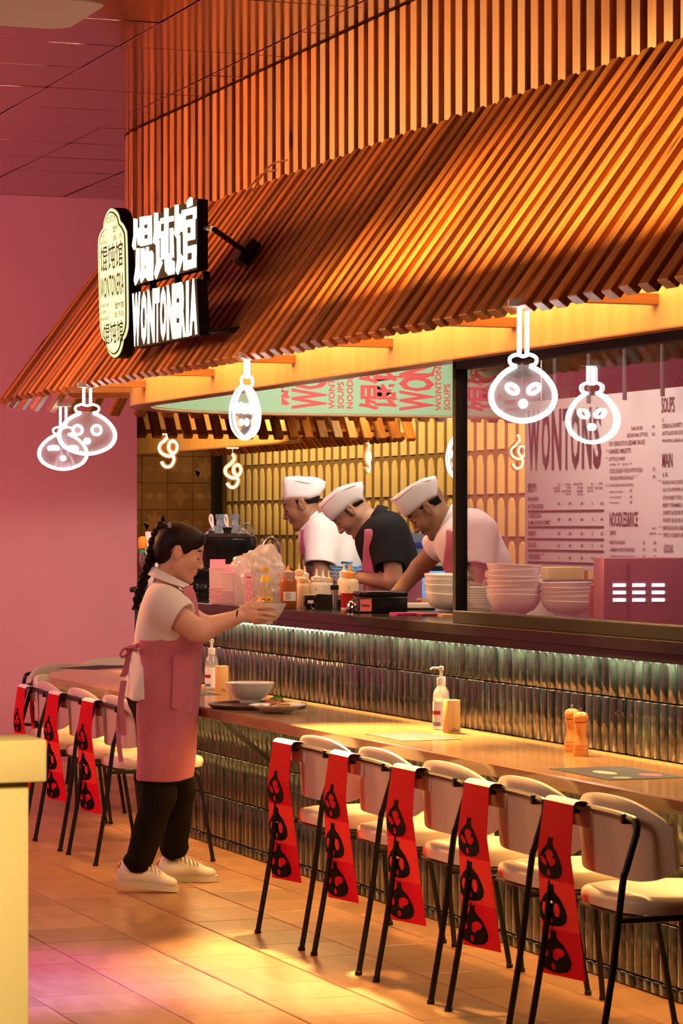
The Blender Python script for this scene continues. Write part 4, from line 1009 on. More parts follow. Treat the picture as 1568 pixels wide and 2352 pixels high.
squeeze('short white squeeze bottle with peach cap left of the metal probe', at_c(755, 13.15), .026, .118, milky2, capy, .030)
squeeze('red sauce squeeze bottle with orange cap right of the middle of the counter', at_c(803, 12.55), .040, .150, mat('cream_clear', (.85, .66, .45), .3), capo, .030, fill=(mat('red_sauce', (.33, .004, .010), .25), .50), text_='Ch')
squeeze('cream squeeze bottle half hidden behind the red sauce bottle', at_c(790, 12.9), .030, .150, milky2, capw, .03)
# thermometer probes in a steel cup
pp = at_c(768, 12.75); t = thing('probe_cup', 'black-collared steel cup with two metal probes between the squeeze bottles', 'cup', pp, FACE)
MB().lathe([(.014, 0), (.016, .004), (.016, .09)], n=16).build('cup', steel, t); MB().lathe([(.018, .085), (.019, .087), (.019, .105), (.017, .107)], n=16).build('collar', black_metal, t)
for x_ in (-.006, .007): MB().tube([(x_, 0, .10), (x_*1.4, 0, .165)], .0035, 8).build('probe', steel, t)
# tape dispenser / receipt tray
tpd = at_z(745, 1398, CT); t = thing('tape_dispenser', 'black tape dispenser with a rounded front, left of the brass bell', 'tape dispenser', (tpd.x, tpd.y, CT), FACE+.18)
MB().prism([(-.085, 0), (.075, 0), (.080, .03), (.080, .055), (.072, .060), (-.030, .066), (-.040, .060), (-.048, .045), (-.05, .02), (-.085, .012)], -.02, .02, frame((0, 0, 0), (1, 0, 0), (0, 0, 1))).build('body', black_metal, t)
MB().box((-.070, 0, .036), (.045, .05, .05), bev=.005).build('front_block', black_gloss, t); MB().box((-.070, 0, .0625), (.045, .05, .004), bev=.001).build('block_top', mat('tan_top', (.65, .45, .2), .5), t)
MB().box((-.068, -.026, .032), (.026, .001, .014)).build('sticker', pinkc2, t); MB().box((.058, -.021, .048), (.026, .002, .018)).build('cutter', steel, t)
MB().tube([(-.055+.012*math.cos(a), -.030, .014+.012*math.sin(a)) for a in [2*PI*k/16 for k in range(16)]], .002, 6, closed=True).build('key_ring', chrome, t)
# small tin
q = at_z(682, 1391, CT); t = thing('tin', 'two low steel tins stacked left of the tape dispenser', 'tin', (q.x, q.y, CT), 0)
MB().lathe([(.024, 0), (.026, .003), (.026, .018)], n=20).build('lower_tin', steel, t); MB().lathe([(.028, .018), (.034, .021), (.034, .0235), (.0, .024)], n=20).build('upper_lid', steel, t)
# bell
q = at_z(794, 1406, CT); t = thing('service_bell', 'chrome service bell on a black base at the front of the counter', 'bell', (q.x, q.y+.04, CT), 0)
MB().lathe([(.038, 0), (.040, .004), (.034, .014), (.02, .016)], n=28).build('base', black_gloss, t)
MB().lathe([(.035, .015), (.035, .019), (.032, .034), (.024, .046), (.012, .053), (.0, .055)], n=28).build('dome', chrome, t, smooth=60)
MB().lathe([(.0025, .054), (.0025, .066), (.006, .068), (.006, .072), (0, .073)], n=12).build('button', chrome, t)
# black box with pink note
q = at_z(836, 1412, CT); t = thing('ticket_box', 'glossy black lidded box with a handwritten pink note', 'box', (q.x, q.y+.01, CT), 1.00)
Lb = .34
MB().box((0, .0, .038), (.11, Lb, .076), bev=.008).build('body', black_gloss, t)
MB().box((0, .0, .090), (.114, Lb+.004, .026), bev=.009).build('lid', black_gloss, t)
q2 = q
t.rotation_euler = (0, 0, FACE+.22); t.location = px(873, HYP, 12.15); t.location.z = CT
for ch in list(t.children): bpy.data.objects.remove(ch)
MB().box((0, 0, .036), (.212, .13, .070), bev=.007).build('body', black_gloss, t); MB().box((0, 0, .082), (.217, .135, .024), bev=.009).build('lid', black_gloss, t)
MB().box((-.079, -.0665, .034), (.050, .0012, .052)).build('note', mat('pink_note', (.88, .16, .17), .6), t, smooth=0)
text('lettering', 'Tables', .017, ink, t, frame((-.100, -.0676, .028), (1, 0, 0), (.12, 0, 1)), sx=.82, bold=.0004, depth=.0002)
# leaflets under the bowls
for k, (x0, m_, w_) in enumerate(((902, mat('leaflet_magenta', (.62, .04, .22), .5), 72), (955, mat('leaflet_maroon', (.30, .05, .05), .5), 60), (1020, mat('leaflet_tan', (.62, .36, .14), .5), 90))):
    q = at_z(x0, 1413-(902-x0)*.03, CT); t = thing('leaflet_pile', ('magenta', 'dark red', 'tan')[k]+' pile of leaflets lying along the counter edge', 'leaflets', (q.x, q.y+.07, CT), FACE+.28-.06*k, 'leaflet piles on the counter')
    for i in range(4): MB().box((random.uniform(-.002, .002), random.uniform(-.002, .002), .0012+.0026*i), (w_*12/FPX, .11, .0022)).build('leaflet', m_, t, smooth=0)
t = thing('order_book', 'white order book lying behind the black lidded box', 'book', at_c(962, 12.6), FACE+.1)
MB().box((0, 0, .004), (.13, .10, .008), bev=.001).build('cover', black_metal, t); MB().box((0, 0, .019), (.125, .096, .021), bev=.002).build('pages', lbl, t)
# crockery stacks
def bowl_mesh(r, h, th=.003, flat=.45):
    return [(r*flat*.9, 0), (r*flat, .002), (r*flat, .010), (r*.72, h*.28), (r*.90, h*.62), (r, h), (r-.002, h+.002), (r*.965-th, h*.985), (r*.87-th, h*.62), (r*.68-th, h*.31), (r*flat*.8, .014), (0, .013)]
def stack(word, label, c, r, h, step, n, tilt, grp, seg=36):
    first = None
    for i in range(n):
        rnk = 'top' if i == n-1 else 'bottom' if i == 0 else ('%s from the bottom' % ('second', 'third', 'fourth', 'fifth', 'sixth', 'seventh', 'eighth', 'ninth', 'tenth')[i-1])
        lb = label % rnk; loc = (c[0]+random.uniform(-.002, .002), c[1]+random.uniform(-.002, .002), c[2]+step*i)
        me = bowl_me.get((word, r)) or MB().lathe(bowl_mesh(r, h) if word == 'bowl' else [(r*.55, 0), (r*.6, .002), (r*.85, .006), (r, .016), (r-.002, .017), (r*.84, .009), (0, .006)], n=seg).mesh(word, white_ceramic, 40)
        bowl_me[(word, r)] = me
        o = put('serving_bowl' if word == 'bowl' else 'plate', me, None, None, loc, (random.uniform(-tilt, tilt), random.uniform(-tilt, tilt), random.uniform(0, 6)))
        tag(o, lb, word, grp)
bowl_me = {}
stack('bowl', 'white bowl, %s in the stack left of the window post', at_c(1024, 12.3), .098, .080, .0205, 5, .055, 'bowls left of the window post')
stack('plate', 'small white plate, %s in the stack just inside the window post', at_c(1099, 12.1), .062, .02, .0105, 10, .0, 'small plates inside the window')
stack('bowl', 'large white bowl, %s in the tall stack behind the glass', at_c(1180, 11.75), .116, .085, .021, 7, .05, 'tall bowl stack behind the glass')
stack('bowl', 'wide white bowl, %s in the low right stack behind the glass', at_c(1300, 11.7), .108, .062, .019, 5, .03, 'low bowl stack behind the glass')
squeeze('peach-capped squeeze bottle behind the tall bowls inside the window', at_c(1125, 12.6), .034, .150, clear_p, capy, .035)
squeeze('red sauce bottle with dark base right of the low bowls behind the glass', at_c(1362, 11.5), .018, .12, mat('red_bottle', (.30, .02, .015), .3), mat('red_cap', (.55, .05, .03), .4), .012)
# kitchen oven, then a box standing in for a pink reflection
kx = px(1008, HYP, 14.9); t = thing('steel_oven', 'stainless oven with a blue screen behind the cook on the right', 'oven', (kx.x, kx.y, 0), FACE-.1)
MB().box((0, 0, .75), (.34, .40, 1.5), bev=.008).build('body', steel, t)
MB().prism([(-.18, 1.42), (.18, 1.42), (.18, 1.50), (.14, 1.525), (-.14, 1.525), (-.18, 1.50)], -.06, .205, frame((0, 0, 0), (1, 0, 0), (0, 0, 1))).build('hood', mat('hood_grey', (.30, .31, .34), .2, metal=.6), t)
MB().box((0, -.206, 1.462), (.30, .004, .030), bev=.001).build('blue_strip', mat('blue_strip', (.02, .035, .22), .3), t)
MB().box((.03, -.206, 1.245), (.24, .012, .22), bev=.004).build('screen_bezel', black_gloss, t)
MB().box((.02, -.2135, 1.245), (.19, .002, .165)).build('screen', mat('blue_screen', (.08, .22, .45), .3, emit=.8, ecol=(.10, .30, .60)), t, smooth=0)
MB().box((-.085, -.2025, 1.385), (.06, .003, .05)).build('notice', lbl, t, smooth=0)
for i in range(4): MB().tube([(-.106+.014*i+.005*math.cos(a), -.2046, 1.393+.008*math.sin(a)) for a in [2*PI*k/10 for k in range(10)]], .0012, 4, closed=True).build('print', mat('blue_ink', (.05, .2, .5), .6), t)
wx = px(1490, HYP, 10.48)
t = thing('reflection_box', 'pink box with nine glowing slots, standing in for a reflection in the glass', 'cabinet', (wx.x, wx.y, 0), FACE+.10)
MB().box((0.01, -.05, 1.3145), (.42, .20, .255), bev=.006).build('body', mat('reflection_pink', (.40, .15, .27), .35, metal=.3), t)
MB().box((-.11, -.152, 1.30), (.006, .006, .24)).build('panel_line', black_metal, t)
slot_m = mat('reflected_glow', (1, .95, .95), .4, emit=1.6, ecol=(1, .93, .95))  # glow put in for the reflected lights
for i in range(3):
    for j in range(3):
        MB().box((-.142+.072*i, -.152, 1.342-.027*j), (.048, .008, .013), bev=.002).build('slot', slot_m, t)
        MB().box((-.136+.072*i, -.151, 1.334-.027*j), (.052, .006, .009), bev=.002).build('slot_edge', dark_duct, t)
fh = px(1440, 1424, 11.2); tag(MB().ell((0, 0, 0), (.042, .012, .008)).build('wooden_rest', pale), 'pale wooden spoon rest lying inside the window by the sill', 'spoon rest')
bpy.data.objects['wooden_rest'].location = (fh.x, fh.y, CT+.008); bpy.data.objects['wooden_rest'].rotation_euler = (0, 0, FACE)
# low equipment seen under the menu board
q = px(1290, HYP, 14.0); t = thing('prep_fridge', 'prep counter with a yellow bin and dark pans under the menu board', 'counter', (q.x, q.y, 0), FACE+.3)
MB().box((0, 0, .62), (1.0, .5, 1.24), bev=.006).build('body', steel, t)
MB().box((-.05, -.1, 1.30), (.17, .15, .12), bev=.008, taper=1.1).build('yellow_bin', mat('bin_yellow', (.70, .55, .18), .5), t)
MB().box((-.02, -.22, 1.27), (.30, .06, .06), bev=.005).build('dark_pan', dark_duct, t); MB().box((-.30, -.1, 1.29), (.16, .1, .10), bev=.02).build('green_tub', mat('tub_green', (.06, .14, .07), .4), t)
MB().box((.28, -.1, 1.30), (.14, .12, .12), bev=.01).build('grey_tub', mat('tub_grey', (.45, .42, .38), .4), t)
# extraction hood and pipes above the kitchen
t = thing('extraction_hood', 'dark extraction hood with hanging rods above the menu board', 'extractor hood', (-13.5, 6.6, 2.5))
MB().box((-13.0, 6.75, 2.72), (3.6, .9, .38), bev=.01).build('hood', dark_duct, t, True)
for i in range(7): MB().tube([(-14.2+.42*i, 6.4, 2.53), (-14.2+.42*i, 6.4, 2.2)], .012, 8).build('rod', dark_duct, t, True)
MB().box((-13.0, 6.75, 3.25), (.6, .5, .68)).build('duct', dark_duct, t, True)
# ---------------------------------------------------------------- on the bar table
def sanitizer(label, x, y, Y, s=1.0):
    p = at_y(x, HYP, Y); t = thing('sanitizer_bottle', label, 'pump bottle', (p.x, p.y, TT), FACE, 'hand sanitizer bottles on the bar table')
    MB().lathe([(.029, 0), (.032, .006), (.032, .125), (.029, .145), (.016, .166), (.013, .172)], n=22).build('body', glass('sanitizer_plastic', (.93, .92, .90), 1.48, .03, body=.18, bodycol=(.95, .9, .85)), t, smooth=50)
    MB().lathe([(.0285, .006), (.0300, .01), (.0300, .118), (.0, .118)], n=20).build('gel', glass('gel', (.95, .93, .90), 1.35, .0, body=.30, bodycol=(.95, .92, .88)), t)
    MB().lathe([(.0165, .168), (.017, .17), (.017, .196), (.0165, .198), (.006, .199), (.006, .226)], n=18).build('collar', pale, t)
    MB().lathe([(.009, .224), (.010, .226), (.010, .240), (0, .243)], n=14).build('pump_head', pale, t)
    MB().tube([(.004, 0, .234), (-.034, 0, .235), (-.040, 0, .228)], .0045, 8).build('spout', pale, t)
    rows = [[(.0326*math.sin(a), -.0326*math.cos(a), z) for a in [R(-95+16*k) for k in range(9)]] for z in (.012, .108)]
    MB().surf(rows).build('label', lbl, t, smooth=80)
    for z0, z1, m_ in ((.058, .073, mat('label_red', (.30, .01, .02), .5)), (.016, .030, mat('label_blue', (.12, .16, .30), .5))):
        MB().surf([[(.0330*math.sin(a), -.0330*math.cos(a), z) for a in [R(-90+12*k) for k in range(8)]] for z in (z0, z1)]).build('label_band', m_, t, smooth=80)
    return t
oak_l = mat('light_oak', (.66, .34, .10), .45, c2=(.74, .42, .15), scale=4, stretch=(9, 9, 1))
def block(label, x, Y):
    p = at_y(x, HYP, Y); t = thing('wooden_block', label, 'table stand', (p.x, p.y, TT), FACE+.34, 'wooden table stands')
    MB().box((0, 0, .062), (.052, .048, .124), bev=.0015).build('block', oak_l, t)
    MB().box((.0, -.0243, .0175), (.010, .0006, .0022)).build('print', ink, t, smooth=0); MB().box((.002, -.0243, .0105), (.030, .0006, .0030)).build('print', ink, t, smooth=0)
    return t
sanitizer('hand sanitizer pump bottle beside the tray, left on the bar table', 486, 1580, 4.16); block('light wooden block stand by the left sanitizer bottle near the tray', 509, 4.14)
sanitizer('hand sanitizer pump bottle on the right half of the bar table', 1013, 1670, 4.16); block('light wooden block stand beside the right sanitizer bottle', 1037, 4.13)
mill_m = mat('mill_wood', (.62, .22, .045), .22, c2=(.70, .28, .07), scale=4, stretch=(8, 8, 1), coat=.4)
def mill(label, x, Y):
    p = at_y(x, HYP, Y); t = thing('pepper_mill', label, 'pepper mill', (p.x, p.y, TT), 0, 'pair of pepper mills'); k = .95
    MB().lathe([(.027*k, 0), (.028*k, .003), (.028*k, .018), (.0265*k, .019), (.0265*k, .022), (.028*k, .023), (.028*k, .032), (.0265*k, .033), (.0265*k, .036), (.0275*k, .037), (.026*k, .046), (.020*k, .066), (.0185*k, .085), (.021*k, .100), (.0245*k, .108), (.0245*k, .113), (.022*k, .114)], n=26).build('body', mill_m, t, smooth=40)
    MB().lathe([(.020*k, .1145), (.024*k, .117), (.0275*k, .126), (.0275*k, .134), (.023*k, .144), (.012*k, .149), (0, .150)], n=26).build('head', mill_m, t, smooth=60)
    MB().lathe([(.003, .149), (.003, .153), (.0045, .155), (.0045, .160), (0, .162)], n=12).build('finial', chrome, t)
mill('wooden pepper mill in front, right one of the pair', 1333, 4.115); mill('wooden pepper mill behind its twin, left one of the pair', 1313, 4.16)
p_ = px(305, HYP, 14.9)
mill('wooden pepper mill with its round head just behind the waist of the woman', 305, p_.y)
# tray, bowl and noodle plate
tc = at_z(592, 1612, TT); tc = Vector((tc.x+.04, 3.935, TT)); pT = at_y(592, HYP, 3.935); tc = Vector((pT.x, 3.935, TT))
t = thing('serving_tray', 'round dark serving tray on the bar table in front of the woman', 'tray', tc, 0)
MB().lathe([(.0, .002), (.19, .0), (.205, .004), (.213, .016), (.211, .018), (.203, .010), (.188, .006), (0, .006)], n=48).build('tray', mat('tray_dark', (.10, .055, .05), .35), t, smooth=50)
pb = at_y(573, HYP, 3.97)
t = thing('soup_bowl', 'large white soup bowl standing on the dark tray', 'bowl', (pb.x, 3.97, TT+.006), 0)
MB().lathe([(.046, 0), (.048, .002), (.048, .016), (.075, .030), (.097, .062), (.108, .084), (.110, .090), (.107, .0905), (.100, .080), (.090, .060), (.070, .034), (0, .024)], n=48).build('bowl', white_ceramic, t, smooth=50)
pp_ = at_y(637, HYP, 3.90)
t = thing('noodle_plate', 'shallow white plate of noodles topped with green herbs on the tray', 'plate', (pp_.x, 3.90, TT+.006), 0)
MB().lathe([(.060, 0), (.066, .003), (.098, .018), (.119, .026), (.120, .028), (.117, .0285), (.095, .021), (.064, .009), (0, .008)], n=48).build('plate', white_ceramic, t, smooth=50)
rng = random.Random(4)
nm_ = MB()
for i in range(60):
    a = rng.uniform(0, 6.3); r_ = .07*math.sqrt(rng.random()); z = .012+.024*(1-r_/.075)+rng.uniform(0, .006); c0 = Vector((r_*math.cos(a), r_*math.sin(a)*.8, z)); b = rng.uniform(0, 6.3)
    d = Vector((math.cos(b), math.sin(b), rng.uniform(-.3, .3)))*.016; e_ = Vector((-d.y, d.x, .005))*.6
    nm_.tube(smooth_path([c0-d, c0+e_*.5, c0+d, c0+d*1.2-e_], 3), .0028, 5)
nm_.build('noodles', mat('noodle_tan', (.66, .36, .12), .35), t, kind='stuff')
mt2 = MB()
for i in range(26):
    a = rng.uniform(0, 6.3); r_ = .05*math.sqrt(rng.random()); mt2.ell((r_*math.cos(a)-.018, r_*math.sin(a)*.8, .034+rng.uniform(0, .010)), (rng.uniform(.004, .009), .005, .0035), Matrix.Rotation(a, 4, 'Z'), 7, 4)
mt2.build('topping', mat('topping_orange', (.60, .13, .03), .35), t, kind='stuff')
hb = MB()
for i in range(46):
    a = rng.uniform(0, 6.3); r_ = .026*math.sqrt(rng.random()); z = .050+.030*(1-r_/.03)*rng.random(); n_ = Vector((rng.gauss(0, 1), rng.gauss(0, 1), rng.gauss(.5, 1))).normalized(); u_ = n_.orthogonal().normalized(); v_ = n_.cross(u_); c0 = Vector((r_*math.cos(a)-.008, r_*math.sin(a), z)); s_ = rng.uniform(.005, .010)
    hb.add([c0+u_*s_, c0+v_*s_*.7, c0-u_*s_, c0-v_*s_*.7, c0+n_*.002], [(0, 1, 4), (1, 2, 4), (2, 3, 4), (3, 0, 4)])
hb.build('herbs', mat('herb_green', (.13, .36, .03), .45), t, smooth=0, kind='stuff')
# printed table mats
mat_dark = mat('mat_dark', (.030, .026, .025), .5, spec=.15); mat_pr = mat('mat_print', (.5, .30, .22), .4)
def tmat(label, xa, xb, Ya, Yb, prints=True):
    t = thing('table_mat', label, 'table mat', ((xa+xb)/2, (Ya+Yb)/2, TT), 0, 'printed table mats')
    MB().box((0, 0, .0008), (xb-xa, Yb-Ya, .0016)).build('sheet', mat_dark, t, smooth=0)
    if prints:
        w_ = xb-xa
        MB().prism(ellp(.10, .07, .05, .035), .0016, .0019).build('print', mat('mat_red', (.45, .03, .05), .4), t, smooth=0)
        MB().prism(ellp(-.02, -.03, .07, .028), .0016, .0019).build('print', mat_pr, t, smooth=0); MB().prism(ellp(.16, -.06, .035, .03), .0016, .0019).build('print', mat('mat_green', (.18, .22, .10), .4), t, smooth=0)
    return t
m1 = at_z(955, 1692, TT); tmat('dark printed table mat on the bar, left of the right sanitizer', m1.x-.19, m1.x+.19, 3.80, 4.03, False)
m2 = at_z(1420, 1776, TT); tmat('dark printed table mat with coloured pictures near the pepper mills', m2.x-.22, m2.x+.22, 3.80, 4.06)
m3 = at_z(470, 1592, TT); tmat('dark table mat behind the woman beside the left sanitizer', m3.x-.16, m3.x+.16, 3.86, 4.08, False)
m4 = at_z(225, 1533, TT); t = tmat('dark table mat on the far rounded end of the bar table', m4.x-.20, m4.x+.20, m4.y-.13, m4.y+.13, False); t.rotation_euler = (0, 0, -.9)
# ---------------------------------------------------------------- people: smooth distance fields meshed by surface nets
def _d(p): return np.asarray(p, np.float32)
def cap(a, b, ra, rb=None):
    a, b = _d(a), _d(b); rb = ra if rb is None else rb; ab = b-a; L = float(ab@ab)+1e-12
    def f(P):
        t = np.clip(((P-a)@ab)/L, 0, 1); return np.linalg.norm(P-a-t[:, None]*ab, axis=1)-(ra+(rb-ra)*t)
    return f
def el(c, r, M=None):
    c, r = _d(c), _d(r); Rm = None if M is None else np.array(M, np.float32)[:3, :3]
    def f(P):
        q = P-c
        if Rm is not None: q = q@Rm
        k0 = np.linalg.norm(q/r, axis=1); k1 = np.linalg.norm(q/(r*r), axis=1)+1e-9
        return k0*(k0-1)/k1
    return f
def rbox3(c, h, rad, M=None):
    c, h = _d(c), _d(h); Rm = None if M is None else np.array(M, np.float32)[:3, :3]
    def f(P):
        q = P-c
        if Rm is not None: q = q@Rm
        q = np.abs(q)-h+rad; return np.linalg.norm(np.maximum(q, 0), axis=1)+np.minimum(q.max(1), 0)-rad
    return f
def half(p, n):
    p, n = _d(p), _d(n)/np.linalg.norm(n); return lambda P: (P-p)@n
def poly2(pts, axes=(0, 2), rnd=0):
    'endless prism over an outline in two axes'
    V = _d(pts); n = len(V)
    def f(P):
        q = P[:, list(axes)]; d = np.full(len(q), 1e9, np.float32); s = np.ones(len(q), np.float32)
        for i in range(n):
            a, b = V[i], V[i-1]; e = b-a; w_ = q-a; t = np.clip((w_@e)/(e@e+1e-12), 0, 1)
            d = np.minimum(d, ((w_-t[:, None]*e)**2).sum(1))
            c1 = q[:, 1] >= a[1]; c2 = q[:, 1] < b[1]; c3 = e[0]*w_[:, 1] > e[1]*w_[:, 0]
            flip = (c1 & c2 & c3) | (~c1 & ~c2 & ~c3); s = np.where(flip, -s, s)
        return s*np.sqrt(d)-rnd
    return f
def loft(rows, p=2.4):
    'rows of (z, x_left, x_right, y_centre, half_depth), any order'
    A = _d(sorted(rows)); z = A[:, 0]
    def f(P):
        zz = np.clip(P[:, 2], z[0], z[-1]); xl = np.interp(zz, z, A[:, 1]); xr = np.interp(zz, z, A[:, 2]); yc = np.interp(zz, z, A[:, 3]); b = np.interp(zz, z, A[:, 4])
        a = (xr-xl)/2; k = (np.abs((P[:, 0]-(xl+xr)/2)/a)**p+np.abs((P[:, 1]-yc)/b)**p)**(1/p)
        d = (k-1)*np.minimum(a, b); e = np.abs(P[:, 2]-(z[0]+z[-1])/2)-(z[-1]-z[0])/2
        return np.maximum(d, e)
    return f
def smin(a, b, k):
    if k <= 0: return np.minimum(a, b)
    h = np.clip(.5+.5*(b-a)/k, 0, 1); return b+(a-b)*h-k*h*(1-h)
def smax(a, b, k): return -smin(-a, -b, k)
def field(ops):
    'ops: list of (op, prim, k); op in + - *'
    def f(P):
        d = None
        for op, pr, k in ops:
            e = pr(P)
            if d is None: d = e
            elif op == '+': d = smin(d, e, k)
            elif op == '-': d = smax(d, -e, k)
            else: d = smax(d, e, k)
        return d
    return f
def offset(f, r): return lambda P: f(P)-r
def wrinkle(f, amp, fr, seed=0):
    rg = np.random.RandomState(seed); W_ = rg.normal(size=(3, 5)).astype(np.float32)*fr*np.array([[1], [1], [.55]], np.float32); ph = rg.uniform(0, 6, 5).astype(np.float32)
    def g(P):
        s = np.sin(P@W_+ph); return f(P)+amp*(s[:, 0]*s[:, 1]+.6*s[:, 2]*s[:, 3]+.35*s[:, 4])
    return g
def net(f, lo, hi, h, smooth=1):
    lo, hi = np.array(lo, float), np.array(hi, float); B = 4
    nb = np.maximum(1, np.ceil((hi-lo)/(h*B)).astype(int)); n = nb*B+1
    bc = np.stack(np.meshgrid(*[lo[i]+(np.arange(nb[i])+.5)*h*B for i in range(3)], indexing='ij'), -1).reshape(-1, 3).astype(np.float32)
    dc = f(bc).reshape(nb)
    act = np.abs(dc) < h*B*1.5
    S = np.empty(tuple(n), np.float32)
    S[:-1, :-1, :-1] = np.repeat(np.repeat(np.repeat(np.where(dc > 0, 1, -1), B, 0), B, 1), B, 2)
    S[-1] = S[-2]; S[:, -1] = S[:, -2]; S[:, :, -1] = S[:, :, -2]
    m = np.zeros(tuple(n), bool)
    for ox in (0, 1):
        for oy in (0, 1):
            for oz in (0, 1):
                mm = np.repeat(np.repeat(np.repeat(act, B, 0), B, 1), B, 2); m[ox:ox+mm.shape[0], oy:oy+mm.shape[1], oz:oz+mm.shape[2]] |= mm
    I = np.argwhere(m); P = (lo+I*h).astype(np.float32); S[m] = np.concatenate([f(P[i:i+200000]) for i in range(0, len(P), 200000)])
    S[0] = np.maximum(S[0], h*.01); S[-1] = np.maximum(S[-1], h*.01)
    for ax in (1, 2):
        sl = [slice(None)]*3
        for k in (0, -1): sl[ax] = k; S[tuple(sl)] = np.maximum(S[tuple(sl)], h*.01)
    neg = S < 0; c = [neg[i:n[0]-1+i, j:n[1]-1+j, k:n[2]-1+k] for i in (0, 1) for j in (0, 1) for k in (0, 1)]
    anyn = np.logical_or.reduce(c); alln = np.logical_and.reduce(c); cells = np.argwhere(anyn & ~alln)
    idx = np.full(tuple(n-1), -1, np.int32); idx[tuple(cells.T)] = np.arange(len(cells))
    acc = np.zeros((len(cells), 3)); cnt = np.zeros(len(cells)); cor = [(i, j, k) for i in (0, 1) for j in (0, 1) for k in (0, 1)]
    val = {o: S[tuple((cells+o).T)] for o in cor}
    for a in cor:
        for ax in range(3):
            if a[ax] == 0:
                b = list(a); b[ax] = 1; b = tuple(b); va, vb = val[a], val[b]; x = (va < 0) != (vb < 0)
                t = np.where(x, va/(va-vb+1e-12), 0); p = np.array(a, float)[None] + np.zeros((len(cells), 3)); p[:, ax] += t
                acc[x] += p[x]; cnt[x] += 1
    V = lo+(cells+acc/cnt[:, None])*h; F = []
    for ax in range(3):
        o = [(1, 2), (2, 0), (0, 1)][ax]
        sl0 = [slice(1, -1)]*3; sl0[ax] = slice(0, -1); sl1 = [slice(1, -1)]*3; sl1[ax] = slice(1, None)
        A, Bq = neg[tuple(sl0)], neg[tuple(sl1)]; e = np.argwhere(A != Bq)
        if not len(e): continue
        fl_ = A[tuple(e.T)]; e = e + 1; e[:, ax] -= 1
        def g(d0, d1):
            q = e.copy(); q[:, o[0]] += d0; q[:, o[1]] += d1; return idx[tuple(q.T)]
        q = np.stack([g(-1, -1), g(0, -1), g(0, 0), g(-1, 0)], 1); q[~fl_] = q[~fl_][:, ::-1]; F.append(q)
    F = np.concatenate(F); F = F[(F >= 0).all(1)]
    for _ in range(smooth):
        s = np.zeros_like(V); c_ = np.zeros(len(V))
        for i in range(4):
            np.add.at(s, F[:, i], V[F[:, (i+1) % 4]]); np.add.at(c_, F[:, i], 1)
            np.add.at(s, F[:, i], V[F[:, i-1]]); np.add.at(c_, F[:, i], 1)
        V = V*.5+.5*s/np.maximum(c_, 1)[:, None]
    return V, F
def skin_obj(name, parts, mt, parent, colf=None):
    'one mesh object from several (V, F) pieces'
    V = np.concatenate([p[0] for p in parts]); o = np.cumsum([0]+[len(p[0]) for p in parts[:-1]]); F = np.concatenate([p[1]+k for p, k in zip(parts, o)])
    me = bpy.data.meshes.new(name); me.vertices.add(len(V)); me.vertices.foreach_set('co', V.astype(np.float32).ravel())
    me.loops.add(len(F)*4); me.loops.foreach_set('vertex_index', F.astype(np.int32).ravel()); me.polygons.add(len(F))
    me.polygons.foreach_set('loop_start', np.arange(0, len(F)*4, 4, dtype=np.int32)); me.polygons.foreach_set('use_smooth', [True]*len(F))
    me.update(calc_edges=True); me.validate(); me.materials.append(mt)
    if colf is not None:
        col = np.ones((len(V), 4), np.float32); col[:, :3] = colf(V); at = me.attributes.new('Col', 'FLOAT_COLOR', 'POINT'); at.data.foreach_set('color', col.ravel())
    ob = bpy.data.objects.new(name, me); C.objects.link(ob); ob.parent = parent; return ob

def head_ops(T, male=False, round_=1.0, neck_to=None, neck_r=.052):
    'T: 4x4 from head space (x forward, z up, metres) to figure space'
    Rm = T.to_3x3()
    def tp(p): return tuple(T @ Vector(p))
    def E(c, r, rot=None): return el(tp(c), r, Rm @ rot if rot is not None else Rm)
    def K(a, b, ra, rb=None): return cap(tp(a), tp(b), ra, rb)
    j = .004 if male else 0
    o = [('+', E((-.014, 0, .040), (.096, .075, .080)), 0), ('+', E((.030, 0, .040), (.058, .062, .058)), .03),
         ('+', E((.038, 0, -.025), (.050, .058, .070)), .03)]
    for s in (-1, 1):
        o += [('+', K((-.002, s*.047, -.045), (.058, s*.020, -.090-j), .026, .021), .03), ('+', E((.056, s*.036*round_, -.026), (.028, .022*round_, .030)), .02)]
    o += [('+', E((.068+j, 0, -.099-j), (.022, .023, .018)), .02), ('+', E((.072, 0, -.060), (.021, .028, .026)), .02), ('+', K((.078, -.030, .024), (.078, .030, .024), .012+j*.5), .02)]
    for s in (-1, 1):
        o += [('-', E((.096, s*.033, .006), (.016, .017, .011)), .012), ('+', E((.074, s*.033, .004), (.0165, .018, .0135)), .006)]
    o += [('+', K((.088, 0, .014), (.1055+j*.6, 0, -.028), .0080, .0115), .010), ('+', E((.1065+j*.6, 0, -.031), (.0110, .0118, .0095)), .006)]
    for s in (-1, 1): o.append(('+', E((.098, s*.0115, -.034), (.0105, .008, .008)), .006))
    o += [('+', E((.0905, 0, -.0565), (.0085, .021, .0058)), .006), ('+', E((.0880, 0, -.0685), (.0090, .018, .0068)), .006), ('-', K((.1005, -.017, -.0622), (.1005, .017, -.0622), .0034), .003), ('-', E((.097, 0, -.082), (.010, .018, .006)), .01)]
    tilt = Matrix.Rotation(R(-14), 3, 'Y')
    for s in (-1, 1):
        o += [('+', E((-.010, s*.077, .000), (.0195, .0085, .033), tilt), .008), ('-', E((-.006, s*.0865, .002), (.0115, .0065, .020), tilt), .005), ('+', E((-.004, s*.080, -.004), (.005, .006, .008)), .004)]
    if neck_to is not None: o.append(('+', cap(tp((-.022, 0, -.045)), neck_to, neck_r*.98, neck_r*1.08), .035))
    return o
